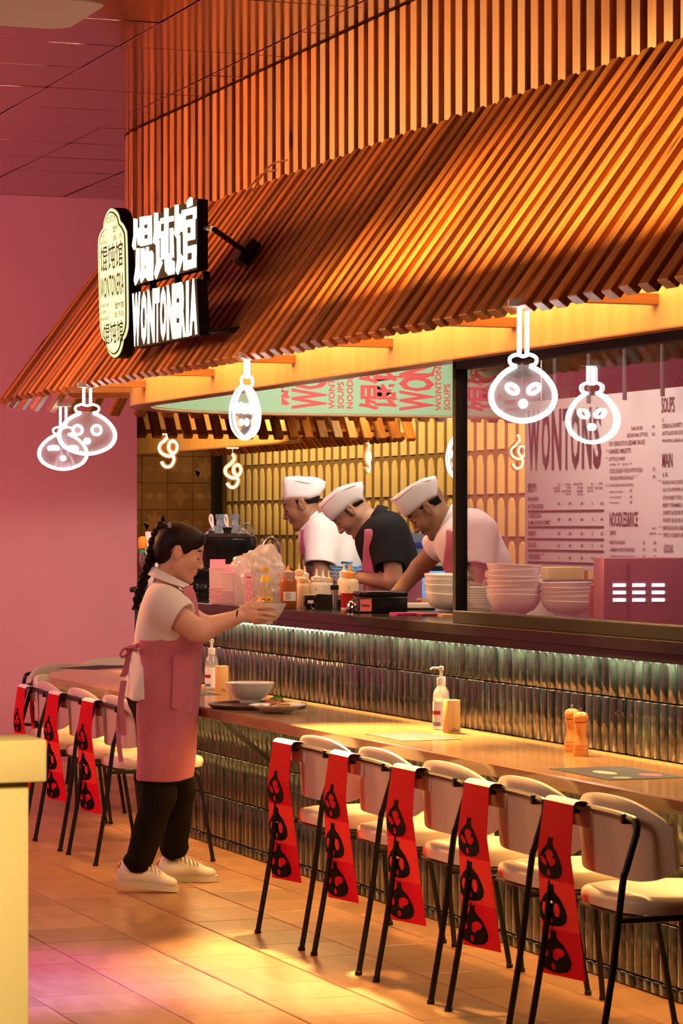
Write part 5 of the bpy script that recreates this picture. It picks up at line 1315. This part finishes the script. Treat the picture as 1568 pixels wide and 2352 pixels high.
def face_color(T, base, lips, brow, extra=None):
    Ti = np.array(T.inverted(), np.float32)
    def f(V):
        q = V@Ti[:3, :3].T+Ti[:3, 3]; x, y, z = q[:, 0], q[:, 1], q[:, 2]; ay = np.abs(y)
        c = np.tile(np.array(base, np.float32), (len(V), 1))
        def mixc(m, col, k=1.0): c[m] = c[m]*(1-k)+np.array(col, np.float32)*k
        rosy = np.exp(-(((x-.07)/.03)**2+((ay-.045)/.02)**2+((z+.025)/.02)**2)); c[:] = c*(1-.18*rosy[:, None])+np.array(lips, np.float32)*(.18*rosy[:, None])
        mixc((x > .078) & (ay < .021-.25*np.abs(z+.062)) & (z < -.0525) & (z > -.075), lips, .85)
        bz = .0285+.010*np.clip((ay-.014)/.03, 0, 1)-.012*np.clip((ay-.040)/.02, 0, 1)
        mixc((x > .05) & (ay > .011) & (ay < .054) & (np.abs(z-bz) < .0056-.0022*np.clip((ay-.03)/.03, 0, 1)), brow, .92)
        ez = .0005-.003*((ay-.033)/.015)**2
        mixc((x > .06) & (ay > .0165) & (ay < .050) & (np.abs(z-ez) < .0034), (.015, .008, .008), .97)
        if extra: extra(c, x, ay, z, mixc)
        return c
    return f
def hand_ops(w, d, s, n, curl=.5, k=1.0):
    'wrist point, direction of the fingers, thumb side, palm normal'
    w, d, s, n = Vector(w), Vector(d).normalized(), Vector(s), Vector(n)
    s = (s-d*s.dot(d)).normalized(); n = d.cross(s) if d.cross(s).dot(n) > 0 else s.cross(d)
    Mx = Matrix((d, s, n)).transposed()
    o = [('+', el(w+d*.048*k, (.050*k, .038*k, .0165*k), Mx), .02)]
    for i, (L, off) in enumerate(((.072, .028), (.080, .010), (.074, -.008), (.058, -.025))):
        b = w+d*.085*k+s*off*k; m = b+(d*math.cos(curl*.6)+n*math.sin(curl*.6))*L*.52*k; t = m+(d*math.cos(curl*1.6)+n*math.sin(curl*1.6))*L*.48*k
        o += [('+', cap(b-d*.015*k, m, .0092*k, .0082*k), .006), ('+', cap(m, t, .0082*k, .0068*k), .002)]
    b = w+d*.030*k+s*.026*k; m = b+(d*.75+s*.62+n*.25).normalized()*.040*k; t = m+(d*.95+s*.15+n*.45).normalized()*.030*k
    o += [('+', cap(b, m, .0125*k, .0105*k), .012), ('+', cap(m, t, .0105*k, .0080*k), .003)]
    return o
skin_m = mat('skin', (.5, .3, .2), .48, attr='Col', sss=.08, spec=.4)
hair_m = mat('black_hair', (.007, .003, .005), .5, c2=(.012, .005, .007), scale=3, stretch=(9, 40, 9), spec=.14, bump=.12, bscale=3)
shirt_w = mat('white_cotton', (.80, .74, .70), .8, c2=(.76, .70, .66), scale=12)
shirt_k = mat('black_cotton', (.013, .011, .012), .8, spec=.15)
apron_m = mat('rose_apron', (.52, .15, .22), .8, c2=(.48, .135, .205), scale=14)
trouser_m = mat('black_trouser', (.010, .007, .006), .85, spec=.1)
hat_m = mat('white_hat', (.82, .77, .76), .8); piping_m = mat('hat_piping', (.60, .10, .16), .7)
glove_m = mat('blue_glove', (.10, .28, .50), .4); shoe_w = mat('white_leather', (.80, .72, .62), .42); sole_m = mat('shoe_sole', (.70, .60, .48), .6); gold_m = mat('gold_tab', (.62, .42, .14), .35, metal=.5)

# ---------------------------------------------------------------- the standing woman
DW, PW = 12.15, 375
kW = FPX/DW
pw = px(PW, HYP, DW)
wo = thing('person', 'woman in white polo shirt, rose apron and white sneakers holding out a bowl', 'person', (pw.x, pw.y, 0), FACE)
def Wp(x, y, dy=0): return ((x-PW)/kW, dy, EYE+(HYP-y)/kW)
TWh = Matrix.Translation(Wp(412, 1271)) @ Matrix.Rotation(R(4), 4, 'Z') @ Matrix.Rotation(R(16), 4, 'Y') @ Matrix.Diagonal((.985, 1.0, 1.0, 1))
elb, wri = Wp(462, 1449, -.185), Wp(548, 1414, -.118)
ops = head_ops(TWh, round_=1.12, neck_to=Wp(376, 1352), neck_r=.050)
ops += [('+', el(Wp(385, 1400), (.08, .13, .09)), .04)]
for sgn, sh, eb, wr in ((-1, Wp(386, 1396, -.150), elb, wri), (1, Wp(388, 1396, .150), Wp(466, 1446, .175), Wp(560, 1414, .095))):
    ops += [('+', cap(Wp(385, 1390, sgn*.06), sh, .06, .06), .03), ('+', cap(sh, eb, .058, .050), .02), ('+', cap(eb, wr, .049, .0275), .018)]
# near hand spread along the bowl
ops += [('+', el(Wp(570, 1409, -.112), (.048, .015, .033), Matrix.Rotation(R(6), 3, 'Y')), .02)]
for (x0, y0, d0), (x1, y1, d1), (x2, y2, d2) in (
    ((586, 1394, -.113), (612, 1393, -.108), (631, 1396, -.090)), ((588, 1405, -.113), (613, 1407, -.108), (633, 1412, -.088)),
    ((587, 1414, -.110), (608, 1418, -.104), (625, 1421, -.086)), ((583, 1421, -.104), (598, 1424, -.096), (611, 1425, -.082))):
    ops += [('+', cap(Wp(x0-8, y0, d0), Wp(x1, y1, d1), .0098, .0088), .006), ('+', cap(Wp(x1, y1, d1), Wp(x2, y2, d2), .0088, .0072), .002)]
ops += [('+', cap(Wp(561, 1398, -.112), Wp(577, 1386, -.106), .0135, .0115), .012), ('+', cap(Wp(577, 1386, -.106), Wp(591, 1371, -.094), .0112, .0082), .003)]
ops += [(a, b, c) for a, b, c in hand_ops(Wp(560, 1414, .095), (1, -.15, .05), (.1, 0, 1), (0, -1, 0), .35)]
fW = field(ops)
def lipsex(c, x, ay, z, mixc): pass
skin_obj('body', [net(fW, Wp(330, 1470, -.26), Wp(650, 1195, .26), .0034, 1)], skin_m, wo, face_color(TWh, (.64, .36, .26), (.58, .12, .12), (.04, .02, .02)))
# hair
Rh = TWh.to_3x3()
def hp(p): return tuple(TWh @ Vector(p))
hair = [('+', el(hp((-.018, 0, .044)), (.106, .084, .088), Rh), 0), ('+', el(hp((.040, 0, .062)), (.062, .066, .058), Rh), .02), ('+', el(hp((-.060, 0, -.010)), (.055, .070, .060), Rh), .03),
        ('-', poly2([(Wp(*p)[0], Wp(*p)[2]) for p in ((394, 1282), (396, 1262), (404, 1252), (416, 1252), (424, 1274), (440, 1271), (455, 1262), (470, 1250), (473, 1240), (520, 1236), (520, 1420), (392, 1420), (380, 1296))]), .004)]
fh_ = wrinkle(field(hair), .0012, 60, 3)
skin_obj('hair', [net(fh_, Wp(345, 1320, -.13), Wp(495, 1185, .13), .004, 1)], hair_m, wo)
brd = [(376, 1214), (364, 1229), (357, 1248), (352, 1268), (347, 1287), (341, 1307), (333, 1325), (327, 1343), (321, 1362), (316, 1380), (311, 1398)]
bo = []
for i in range(len(brd)-1):
    a, b = Wp(*brd[i]), Wp(*brd[i+1])
    for s in (-1, 1):
        r_ = .0290-.0017*i; bo.append(('+', cap((a[0]+s*.010, s*.012, a[2]+.008), (b[0]-s*.008, -s*.012, b[2]), r_*.85, r_*.6), .004))
skin_obj('braid', [net(wrinkle(field(bo), .0008, 120, 5), Wp(290, 1410, -.05), Wp(392, 1195, .05), .0034, 0)], hair_m, wo)
MB().box(Wp(391, 1207, -.045), (.014, .03, .026), M=Matrix.Rotation(R(-12), 4, 'Y'), bev=.004).build('hair_tie', mat('grey_tie', (.28, .30, .36), .5), wo)
# shirt
torso_rows = [(1336, 352, 418, .095), (1348, 341, 436, .150), (1362, 334, 444, .175), (1380, 327, 448, .182), (1400, 320, 452, .178), (1430, 314, 456, .165), (1460, 311, 459, .155), (1482, 311, 459, .152), (1520, 300, 455, .165), (1560, 289, 450, .175), (1602, 283, 445, .178)]
def rowz(rows, e=0, ey=None): return [((EYE+(HYP-p)/kW), (a-PW)/kW-e, (b-PW)/kW+e, 0, d+(e if ey is None else ey)) for p, a, b, d in rows]
tors = loft(rowz(torso_rows), 2.5)
sh_ops = [('+', tors, 0), ('-', half(Wp(400, 1338), (.55, 0, 1)), .02), ('+', cap(Wp(378, 1384, -.135), Wp(428, 1424, -.180), .072, .070), .03), ('-', half(Wp(428, 1424, -.18), (.80, -.1, -.55)), .0)]
f1 = field([('+', wrinkle(tors, .0042, 22, 11), 0), ('*', half(Wp(402, 1350), (.5, 0, 1)), .03)])
slv = []
for sgn in (-1, 1):
    s0, s1 = Wp(378, 1389, sgn*.138), Wp(424, 1418, sgn*.172)
    ax = Vector(s1)-Vector(s0)
    slv.append(field([('+', wrinkle(cap(s0, Vector(s1)+ax*.25, .082, .076), .002, 26, 4), 0), ('*', half(s1, ax), .004), ('-', cap(s1, Vector(s1)+ax, .068, .066), .003)]))
fs = lambda P: smin(smin(f1(P), slv[0](P), .035), slv[1](P), .035)
skin_obj('polo_shirt', [net(fs, Wp(262, 1610, -.30), Wp(470, 1325, .30), .0055, 1)], shirt_w, wo)
tc_ = [2*PI*k/28 for k in range(29)]
def cring(cx, cy, rx, ry, slope): return [((cx+rx*math.cos(a)-PW)/kW, ry*math.sin(a), EYE+(HYP-cy-slope*rx*math.cos(a))/kW) for a in tc_]
MB().slab([cring(393, 1322, 39, .062, .52), cring(392, 1326, 43, .072, .50), cring(390, 1338, 50, .098, .36)], .004).build('collar', shirt_w, wo, smooth=80)
# apron: skirt, bib, ties, pocket
ap_rows = [(1466, 308, 463, .166), (1500, 306, 464, .172), (1560, 300, 462, .186), (1640, 300, 457, .186), (1720, 304, 449, .182), (1784, 306, 442, .180)]
fa_ = field([('+', loft(rowz(ap_rows), 2.6), 0), ('-', half(Wp(322, 1600), (1, 0, .01)), .0)])
fa2 = field([('+', lambda P: -half(Wp(322, 1600), (-1, 0, 0))(P), 0)])
apr = field([('+', loft(rowz(ap_rows), 2.6), 0), ('*', half(Wp(322, 1600), (-1, 0, .02)), .006)])
bibr = field([('+', offset(tors, .007), 0), ('*', poly2([(Wp(*p)[0], Wp(*p)[2]) for p in ((424, 1346), (480, 1346), (480, 1480), (322, 1480), (322, 1474), (360, 1466), (405, 1448), (436, 1420), (440, 1398), (428, 1370))]), .003)])
fap = lambda P: smin(apr(P), bibr(P), .012)
skin_obj('apron', [net(wrinkle(fap, .0048, 15, 21), Wp(315, 1792, -.22), Wp(474, 1340, .22), .0055, 1)], apron_m, wo)
px_ = [[(Wp(404, 1500)[0], -.186, Wp(404, 1500)[2]), (Wp(446, 1500)[0], -.135, Wp(446, 1500)[2])], [(Wp(400, 1620)[0], -.193, Wp(400, 1620)[2]), (Wp(444, 1634)[0], -.140, Wp(444, 1634)[2])]]
MB().slab(px_, .003).build('pocket', apron_m, wo)
def ribbon(pts, w_, name='apron_tie'):
    P = smooth_path([Wp(*p) for p in pts], 5); rows = [[(p.x-w_/2, p.y, p.z), (p.x+w_/2, p.y+.004, p.z)] for p in P]; MB().slab(rows, .0025).build(name, apron_m, wo, smooth=60)
MB().tube([Wp(322, 1480, -.150), Wp(302, 1483, -.11), Wp(298, 1487, -.02)], .011, 6).build('waist_tie', apron_m, wo)
MB().tube(smooth_path([Wp(298, 1488, -.03), Wp(286, 1490, -.05), Wp(279, 1502, -.06), Wp(285, 1508, -.06), Wp(296, 1497, -.04)], 5, True), .0055, 6, closed=True).build('tie_loop', apron_m, wo)
ribbon([(299, 1490, -.03), (296, 1520, -.06), (289, 1545, -.08), (285, 1552, -.09)], .028)
ribbon([(285, 1590, -.16), (280, 1640, -.18), (280, 1690, -.19), (286, 1742, -.19)], .020)
ribbon([(290, 1560, -.14), (284, 1610, -.17), (289, 1650, -.185), (290, 1682, -.185)], .026)
# trousers and shoes
tr = [('+', el(Wp(356, 1600), (.125, .168, .12)), 0),
      ('+', cap(Wp(362, 1640, -.088), Wp(366, 1822, -.092), .095, .072), .04), ('+', cap(Wp(366, 1822, -.092), Wp(322, 1978, -.095), .072, .056), .03),
      ('+', cap(Wp(372, 1640, .088), Wp(406, 1815, .150), .095, .070), .04), ('+', cap(Wp(406, 1815, .150), (.030, .255, .145), .070, .058), .03),
      ('+', el(Wp(320, 1968, -.095), (.060, .058, .030)), .015), ('+', el((.032, .258, .150), (.062, .058, .03)), .015),
      ('*', poly2([(Wp(*p)[0], Wp(*p)[2]) for p in ((240, 1590), (480, 1590), (480, 1990), (430, 1978), (385, 1992), (362, 1980), (340, 1996), (288, 1994), (240, 1990))]), .004)]
skin_obj('trousers', [net(wrinkle(field(tr), .0042, 24, 31), Wp(250, 2005, -.24), Wp(470, 1580, .36), .0065, 1)], trouser_m, wo)
def shoe(o, ang, side):
    M = Matrix.Translation(o) @ Matrix.Rotation(R(ang), 4, 'Y'); Rm = M.to_3x3()
    def m(p): return tuple(M @ Vector(p))
    up = [('+', el(m((-.090, 0, .055)), (.036, .034, .055), Rm), 0), ('+', cap(m((-.080, 0, .050)), m((.050, 0, .042)), .038, .034), .03), ('+', el(m((.078, .0, .036)), (.054, .042, .026), Rm), .02), ('+', cap(m((-.025, 0, .086)), m((.050, 0, .058)), .026, .020), .015), ('*', half(m((0, 0, .020)), Rm @ Vector((0, 0, -1))), .0), ('-', el(m((-.060, 0, .130)), (.034, .026, .034), Rm), .005), ('-', cap(m((.050, -.05, .075)), m((.050, .05, .075)), .006), .004)]
    sh = skin_obj('shoe', [net(field(up), (o[0]-.19, o[1]-.07, o[2]-.10), (o[0]+.19, o[1]+.07, o[2]+.17), .0042, 1)], shoe_w, wo)
    out = [(-.128, 0), (-.120, .024), (-.085, .034), (-.02, .033), (.05, .042), (.10, .040), (.132, .022), (.140, 0)]; out = out+[(x, -y) for x, y in reversed(out[1:-1])]
    MB().prism([(p.x, p.y) for p in smooth_path([(a, b, 0) for a, b in out], 3, True)], 0, .025, M).build('sole', sole_m, sh)
    for k in range(5):
        a = .052-.018*k; zz = .080+.0085*k
        MB().tube(smooth_path([m((a+.006, -.027, zz-.022)), m((a+.002, -.016, zz-.002)), m((a-.004, 0, zz+.003)), m((a-.010, .016, zz-.002)), m((a-.014, .027, zz-.022))], 3), .0040, 6).build('lace', lbl, sh)
    MB().ell(m((-.119, 0, .078)), (.012, .022, .022), Rm.to_4x4(), 12, 8).build('heel_tab', gold_m, sh)
shoe((Wp(338, 0)[0], -.095, .018), 7, -1); shoe((.083, .27, .001), 0, 1)
# black hair band on the wrist
MB().tube([Vector(Wp(545, 1416, -.118))+Vector((.006*math.sin(a), .030*math.cos(a), .031*math.sin(a))) for a in [2*PI*k/16 for k in range(16)]], .0045, 6, closed=True).build('wrist_band', black_metal, wo)
# the bowl she holds
hbq = px(604, HYP, DW-.015); hz = EYE+(HYP-1434)/kW
t = thing('held_bowl', 'cream white bowl held out in both hands by the woman', 'bowl', (hbq.x, hbq.y, hz), 0)
MB().lathe([(.040, 0), (.043, .002), (.043, .012), (.066, .026), (.086, .052), (.100, .080), (.1035, .0875), (.1005, .088), (.094, .076), (.080, .052), (.060, .030), (0, .020)], n=48).build('bowl', white_ceramic, t, smooth=50)
t.rotation_euler = (R(1), R(-2), 0)

# ---------------------------------------------------------------- the three cooks
def cook(label, D, x0, ear, pitch, yaw, skin, hat_poly, hat_line, hair_poly, neck_to, torso, arms, shirt_mt, apron_poly, collar, sleeves, hands, brow=(.02, .012, .01), extra=None, hat_w=.085, roll=0, apron_grow=.006):
    k = FPX/D; p = px(x0, HYP, D); t = thing('person', label, 'person', (p.x, p.y, 0), FACE, 'cooks behind the counter')
    def W(x, y, dy=0): return ((x-x0)/k, dy, EYE+(HYP-y)/k)
    T = Matrix.Translation(W(*ear)) @ Matrix.Rotation(PI+R(yaw), 4, 'Z') @ Matrix.Rotation(R(pitch), 4, 'Y') @ Matrix.Rotation(R(roll), 4, 'X')
    o = head_ops(T, True, 1.0, W(*neck_to), .056)
    o.append(('+', el(W(*torso[0][:2]), (.11, .14, .12)), .04))
    xs, ys = [ear[0]], [ear[1]]
    for sh, eb, wr, ra in arms:
        sh2 = tuple(sh[i]*.72+eb[i]*.28 for i in range(3)); o += [('+', cap(W(*sh2), W(*eb), ra*.94, ra*.82), .03), ('+', cap(W(*eb), W(*wr), ra*.80, ra*.52), .015)]
        xs += [sh[0], eb[0], wr[0]]; ys += [sh[1], eb[1], wr[1]]
    gl = []
    for (wr, d, s, n, curl, gm) in hands:
        h_ = hand_ops(W(*wr), d, s, n, curl)
        if gm: gl.append((W(*wr), h_))
        else: o += h_
    skin_obj('body', [net(field(o), W(min(xs)-75, max(ys)+75, -.32), W(max(xs)+70, ear[1]-75, .32), .0036, 1)], skin_m, t, face_color(T, skin, tuple(a*.75 for a in skin[:1])+tuple(a*.6 for a in skin[1:]), brow, extra))
    for c_, h_ in gl: skin_obj('glove', [net(field(h_), (c_[0]-.2, c_[1]-.2, c_[2]-.2), (c_[0]+.2, c_[1]+.2, c_[2]+.2), .004, 1)], glove_m, t)
    def P2(poly): return [(W(*q)[0], W(*q)[2]) for q in poly]
    def hp(q): return tuple(T @ Vector(q))
    Rm = T.to_3x3()
    hr = field([('+', el(hp((-.016, 0, .040)), (.101, .079, .085), Rm), 0), ('*', poly2(P2(hair_poly)), .004)])
    skin_obj('hair', [net(hr, W(ear[0]-70, ear[1]+60, -.12), W(ear[0]+70, ear[1]-75, .12), .004, 0)], hair_m, t)
    # cap: outline seen from the side, rounded across
    hx = sum(q[0] for q in hat_poly)/len(hat_poly); hy = sum(q[1] for q in hat_poly)/len(hat_poly); hc = W(hx, hy)
    mxr = max(math.hypot(q[0]-hx, q[1]-hy) for q in hat_poly)/k
    hf = field([('+', poly2(P2(hat_poly), rnd=.0), 0), ('*', el(hc, (mxr*1.25, hat_w, mxr*1.25)), .03)])
    hb = skin_obj('cap', [net(wrinkle(hf, .0012, 40, 7), W(hx-90, hy+80, -.13), W(hx+90, hy-80, .13), .004, 2)], hat_m, t)
    pts = []
    for q in hat_line:
        a = W(*q); z_ = hf; ys_ = np.linspace(-.13, 0, 90); d_ = hf(np.array([(a[0], y_, a[2]) for y_ in ys_], np.float32)); i_ = np.argmax(d_ < 0); pts.append((a[0], ys_[i_]-.001, a[2]))
    MB().tube(smooth_path(pts, 4), .0016, 5).build('piping', piping_m, hb)
    # shirt, sleeves
    to = []
    for i, (x, y, rx, ry, rz_, rot) in enumerate(torso): to.append(('+', el(W(x, y), (rx, ry, rz_), Matrix.Rotation(R(rot), 3, 'Y')), .07))
    ft = wrinkle(field(to), .0030, 22, 5); sl = []
    for a, b, r_ in sleeves:
        A, B_ = Vector(W(*a)), Vector(W(*b)); ax = B_-A
        sl.append(field([('+', wrinkle(cap(A, B_+ax*.25, r_*1.04, r_), .0028, 22, 9), 0), ('*', half(B_, ax), .003), ('-', cap(B_, B_+ax, r_-.010, r_-.012), .003)]))
    def fsx(P):
        d = ft(P)
        for s_ in sl: d = smin(d, s_(P), .035)
        return d
    nk = Vector(hp((-.022, 0, -.045))); nb = Vector(W(*neck_to)); nd_ = (nb-nk).normalized()
    fcut = field([('+', fsx, 0), ('-', cap(nk, nk+(nb-nk)*.82, .058, .050), .01)])
    allx = [q[0] for q in torso]+[q[0] for s_ in sleeves for q in s_[:2]]
    fw_ = fcut
    skin_obj('polo_shirt', [net(fw_, W(min(allx)-110, 1500, -.36), W(max(allx)+120, 1120, .36), .0055, 1)], shirt_mt, t)
    fap_ = field([('+', offset(fw_, apron_grow), 0), ('*', poly2(P2(apron_poly)), .003)])
    fapt = lambda P: np.maximum(field([('+', offset(ft, apron_grow), 0), ('*', poly2(P2(apron_poly)), .003)])(P), -1)
    skin_obj('apron', [net(wrinkle(fapt, .0016, 20, 8), W(min(allx)-110, 1500, -.36), W(max(allx)+120, 1120, .36), .0065, 1)], apron_m, t)
    # collar: a band round the neck opening
    cA, cB, ry_ = collar; a0, b0 = Vector(W(*cA)), Vector(W(*cB)); mid = (a0+b0)/2; u = (a0-b0)/2; up_ = (Vector(hp((0, 0, 0)))-mid).normalized(); upn = (up_-u*(up_.dot(u)/u.length_squared)).normalized()
    v_ = Vector((0, ry_, 0))
    rr = lambda s_, h_: [mid+u*s_*math.cos(q)+v_*s_*math.sin(q)+upn*h_ for q in [2*PI*i/26 for i in range(27)]]
    MB().slab([rr(.86, .030), rr(.93, .034), rr(1.06, .016), rr(1.22, -.016)], .004).build('collar', shirt_mt, t, smooth=80)
    # trousers and shoes, hidden by the counter
    hx_, hy_ = torso[-1][0], torso[-1][1]; hcx = W(hx_, hy_)
    lg = [('+', el((hcx[0], 0, .95), (.15, .18, .14)), 0)]
    for s_ in (-1, 1): lg += [('+', cap((hcx[0], s_*.09, .88), (hcx[0]-.01, s_*.095, .50), .095, .075), .05), ('+', cap((hcx[0]-.01, s_*.095, .5), (hcx[0]+.02, s_*.10, .10), .075, .06), .03)]
    skin_obj('trousers', [net(field(lg), (hcx[0]-.3, -.3, .02), (hcx[0]+.3, .3, 1.15), .013, 1)], trouser_m, t)
    for s_ in (-1, 1): MB().ell((hcx[0]-.05, s_*.10, .042), (.13, .046, .042)).build('shoe', black_metal, t)
    return t, W

def mous(c, x, ay, z, mixc):
    mixc((x > .074) & (ay < .030) & (z < -.0440-.10*ay) & (z > -.0540-.30*ay), (.012, .008, .006), .92)
    mixc((x > .02) & (z < -.055-.25*(x-.02)+.01) & (z > -.13) & (x < .10) & (ay > .02), (.10, .06, .045), .25)
def stub(c, x, ay, z, mixc):
    mixc((x > .0) & (z < -.05) & (z > -.13), (.12, .07, .05), .22)
    mixc((ay > .055) & (x > .002) & (x < .018) & (z > -.03) & (z < .04), (.02, .012, .01), .8)
# right cook
cook('cook at the right in white shirt and cap, with a moustache, reaching down', 13.3, 1090, (984, 1172), 44, -8, (.33, .165, .085),
     [(896, 1147), (912, 1135), (942, 1113), (971, 1099), (1000, 1092), (1004, 1105), (1003, 1139), (985, 1150), (953, 1172), (931, 1189), (914, 1172)],
     [(904, 1150), (912, 1146), (935, 1128), (960, 1112), (985, 1104), (1002, 1101)],
     [(952, 1172), (985, 1149), (1003, 1138), (1020, 1160), (1018, 1192), (1004, 1188), (999, 1165), (992, 1158), (978, 1160), (965, 1176)],
     (1040, 1215), [(1066, 1232, .150, .20, .125, -38), (1096, 1290, .150, .19, .17, -18), (1112, 1370, .145, .18, .20, 0), (1112, 1450, .15, .18, .17, 0)],
     [((1030, 1235, .16), (966, 1305, .19), (900, 1378, .13), .056), ((1092, 1232, -.17), (1078, 1345, -.22), (1000, 1395, -.10), .055)],
     shirt_w, [(1022, 1216), (1058, 1224), (1062, 1300), (1150, 1322), (1210, 1325), (1210, 1480), (1000, 1480)], ((1052, 1166), (1018, 1232), .078),
     [((1040, 1225, .10), (1000, 1262, .18), .078), ((1098, 1222, -.13), (1088, 1305, -.20), .085)],
     [((900, 1378, .13), (-.75, .1, -.7), (0, -1, .2), (-.5, 0, -.8), .7, False), ((1000, 1395, -.10), (-.9, .3, -.2), (0, 0, 1), (-.3, 1, 0), .6, False)], extra=mous)
# middle cook
cook_mid = cook('cook in the middle in black polo shirt, rose apron and white cap, head bowed', 14.0, 900, (806, 1174), 48, -6, (.45, .245, .145),
     [(731, 1164), (742, 1147), (768, 1124), (798, 1112), (831, 1105), (835, 1118), (832, 1148), (812, 1157), (784, 1181), (763, 1198), (747, 1185)],
     [(738, 1168), (744, 1160), (766, 1140), (792, 1125), (815, 1116), (833, 1112)],
     [(786, 1182), (812, 1156), (832, 1147), (846, 1165), (842, 1185), (826, 1180), (818, 1166), (810, 1162), (800, 1170), (800, 1188), (792, 1190)],
     (856, 1208), [(876, 1228, .135, .19, .115, -35), (894, 1282, .135, .18, .16, -12), (905, 1350, .13, .17, .20, 0), (908, 1440, .15, .18, .17, 0)],
     [((890, 1232, -.16), (905, 1335, -.21), (826, 1326, -.14), .052), ((870, 1232, .16), (880, 1335, .20), (822, 1322, .10), .052)],
     shirt_k, [(836, 1216), (868, 1212), (858, 1290), (880, 1316), (940, 1322), (975, 1330), (975, 1480), (820, 1480)], ((882, 1168), (846, 1222), .075),
     [((888, 1226, -.12), (893, 1302, -.185), .078), ((868, 1228, .12), (868, 1300, .18), .076)],
     [((826, 1326, -.14), (-1, .1, .12), (0, 0, 1), (-.2, 1, 0), .5, True), ((822, 1322, .10), (-1, -.1, .1), (0, 0, 1), (0, -1, 0), .5, True)], extra=stub)
tk, Wk = cook_mid
MB().tube(smooth_path([Wk(862, 1222, -.145), Wk(868, 1206, -.135), Wk(880, 1192, -.105), Wk(893, 1190, -.085), Wk(912, 1206, -.095), Wk(928, 1232, -.10)], 5), .011, 8).build('apron_strap', apron_m, tk)
# left cook
cook('cook at the left in white shirt and puffed white cap, looking down to the left', 15.2, 765, (693, 1160), 22, -6, (.27, .125, .062),
     [(648, 1104), (654, 1096), (680, 1093), (712, 1095), (735, 1099), (748, 1107), (746, 1122), (734, 1138), (710, 1147), (652, 1150), (650, 1130)],
     [(650, 1104), (680, 1106), (710, 1111), (742, 1114)],
     [(655, 1148), (676, 1147), (712, 1146), (736, 1138), (742, 1150), (736, 1160), (708, 1160), (700, 1150), (690, 1150), (684, 1164), (678, 1152), (664, 1154)],
     (722, 1205), [(748, 1222, .150, .20, .115, -25), (764, 1275, .150, .19, .17, -8), (770, 1350, .145, .18, .20, 0), (770, 1440, .15, .18, .17, 0)],
     [((738, 1228, -.17), (735, 1325, -.22), (775, 1318, -.20), .052), ((742, 1228, .17), (720, 1320, .20), (690, 1330, .10), .052)],
     shirt_w, [(690, 1216), (712, 1212), (716, 1320), (800, 1326), (860, 1326), (860, 1480), (680, 1480)], ((744, 1180), (708, 1212), .075),
     [((742, 1220, -.13), (736, 1298, -.195), .086), ((738, 1222, .13), (728, 1298, .19), .08)],
     [((775, 1318, -.20), (1, .2, .1), (0, 0, 1), (0, 1, 0), .4, True), ((690, 1330, .10), (-1, -.1, 0), (0, 0, 1), (0, -1, 0), .4, False)])
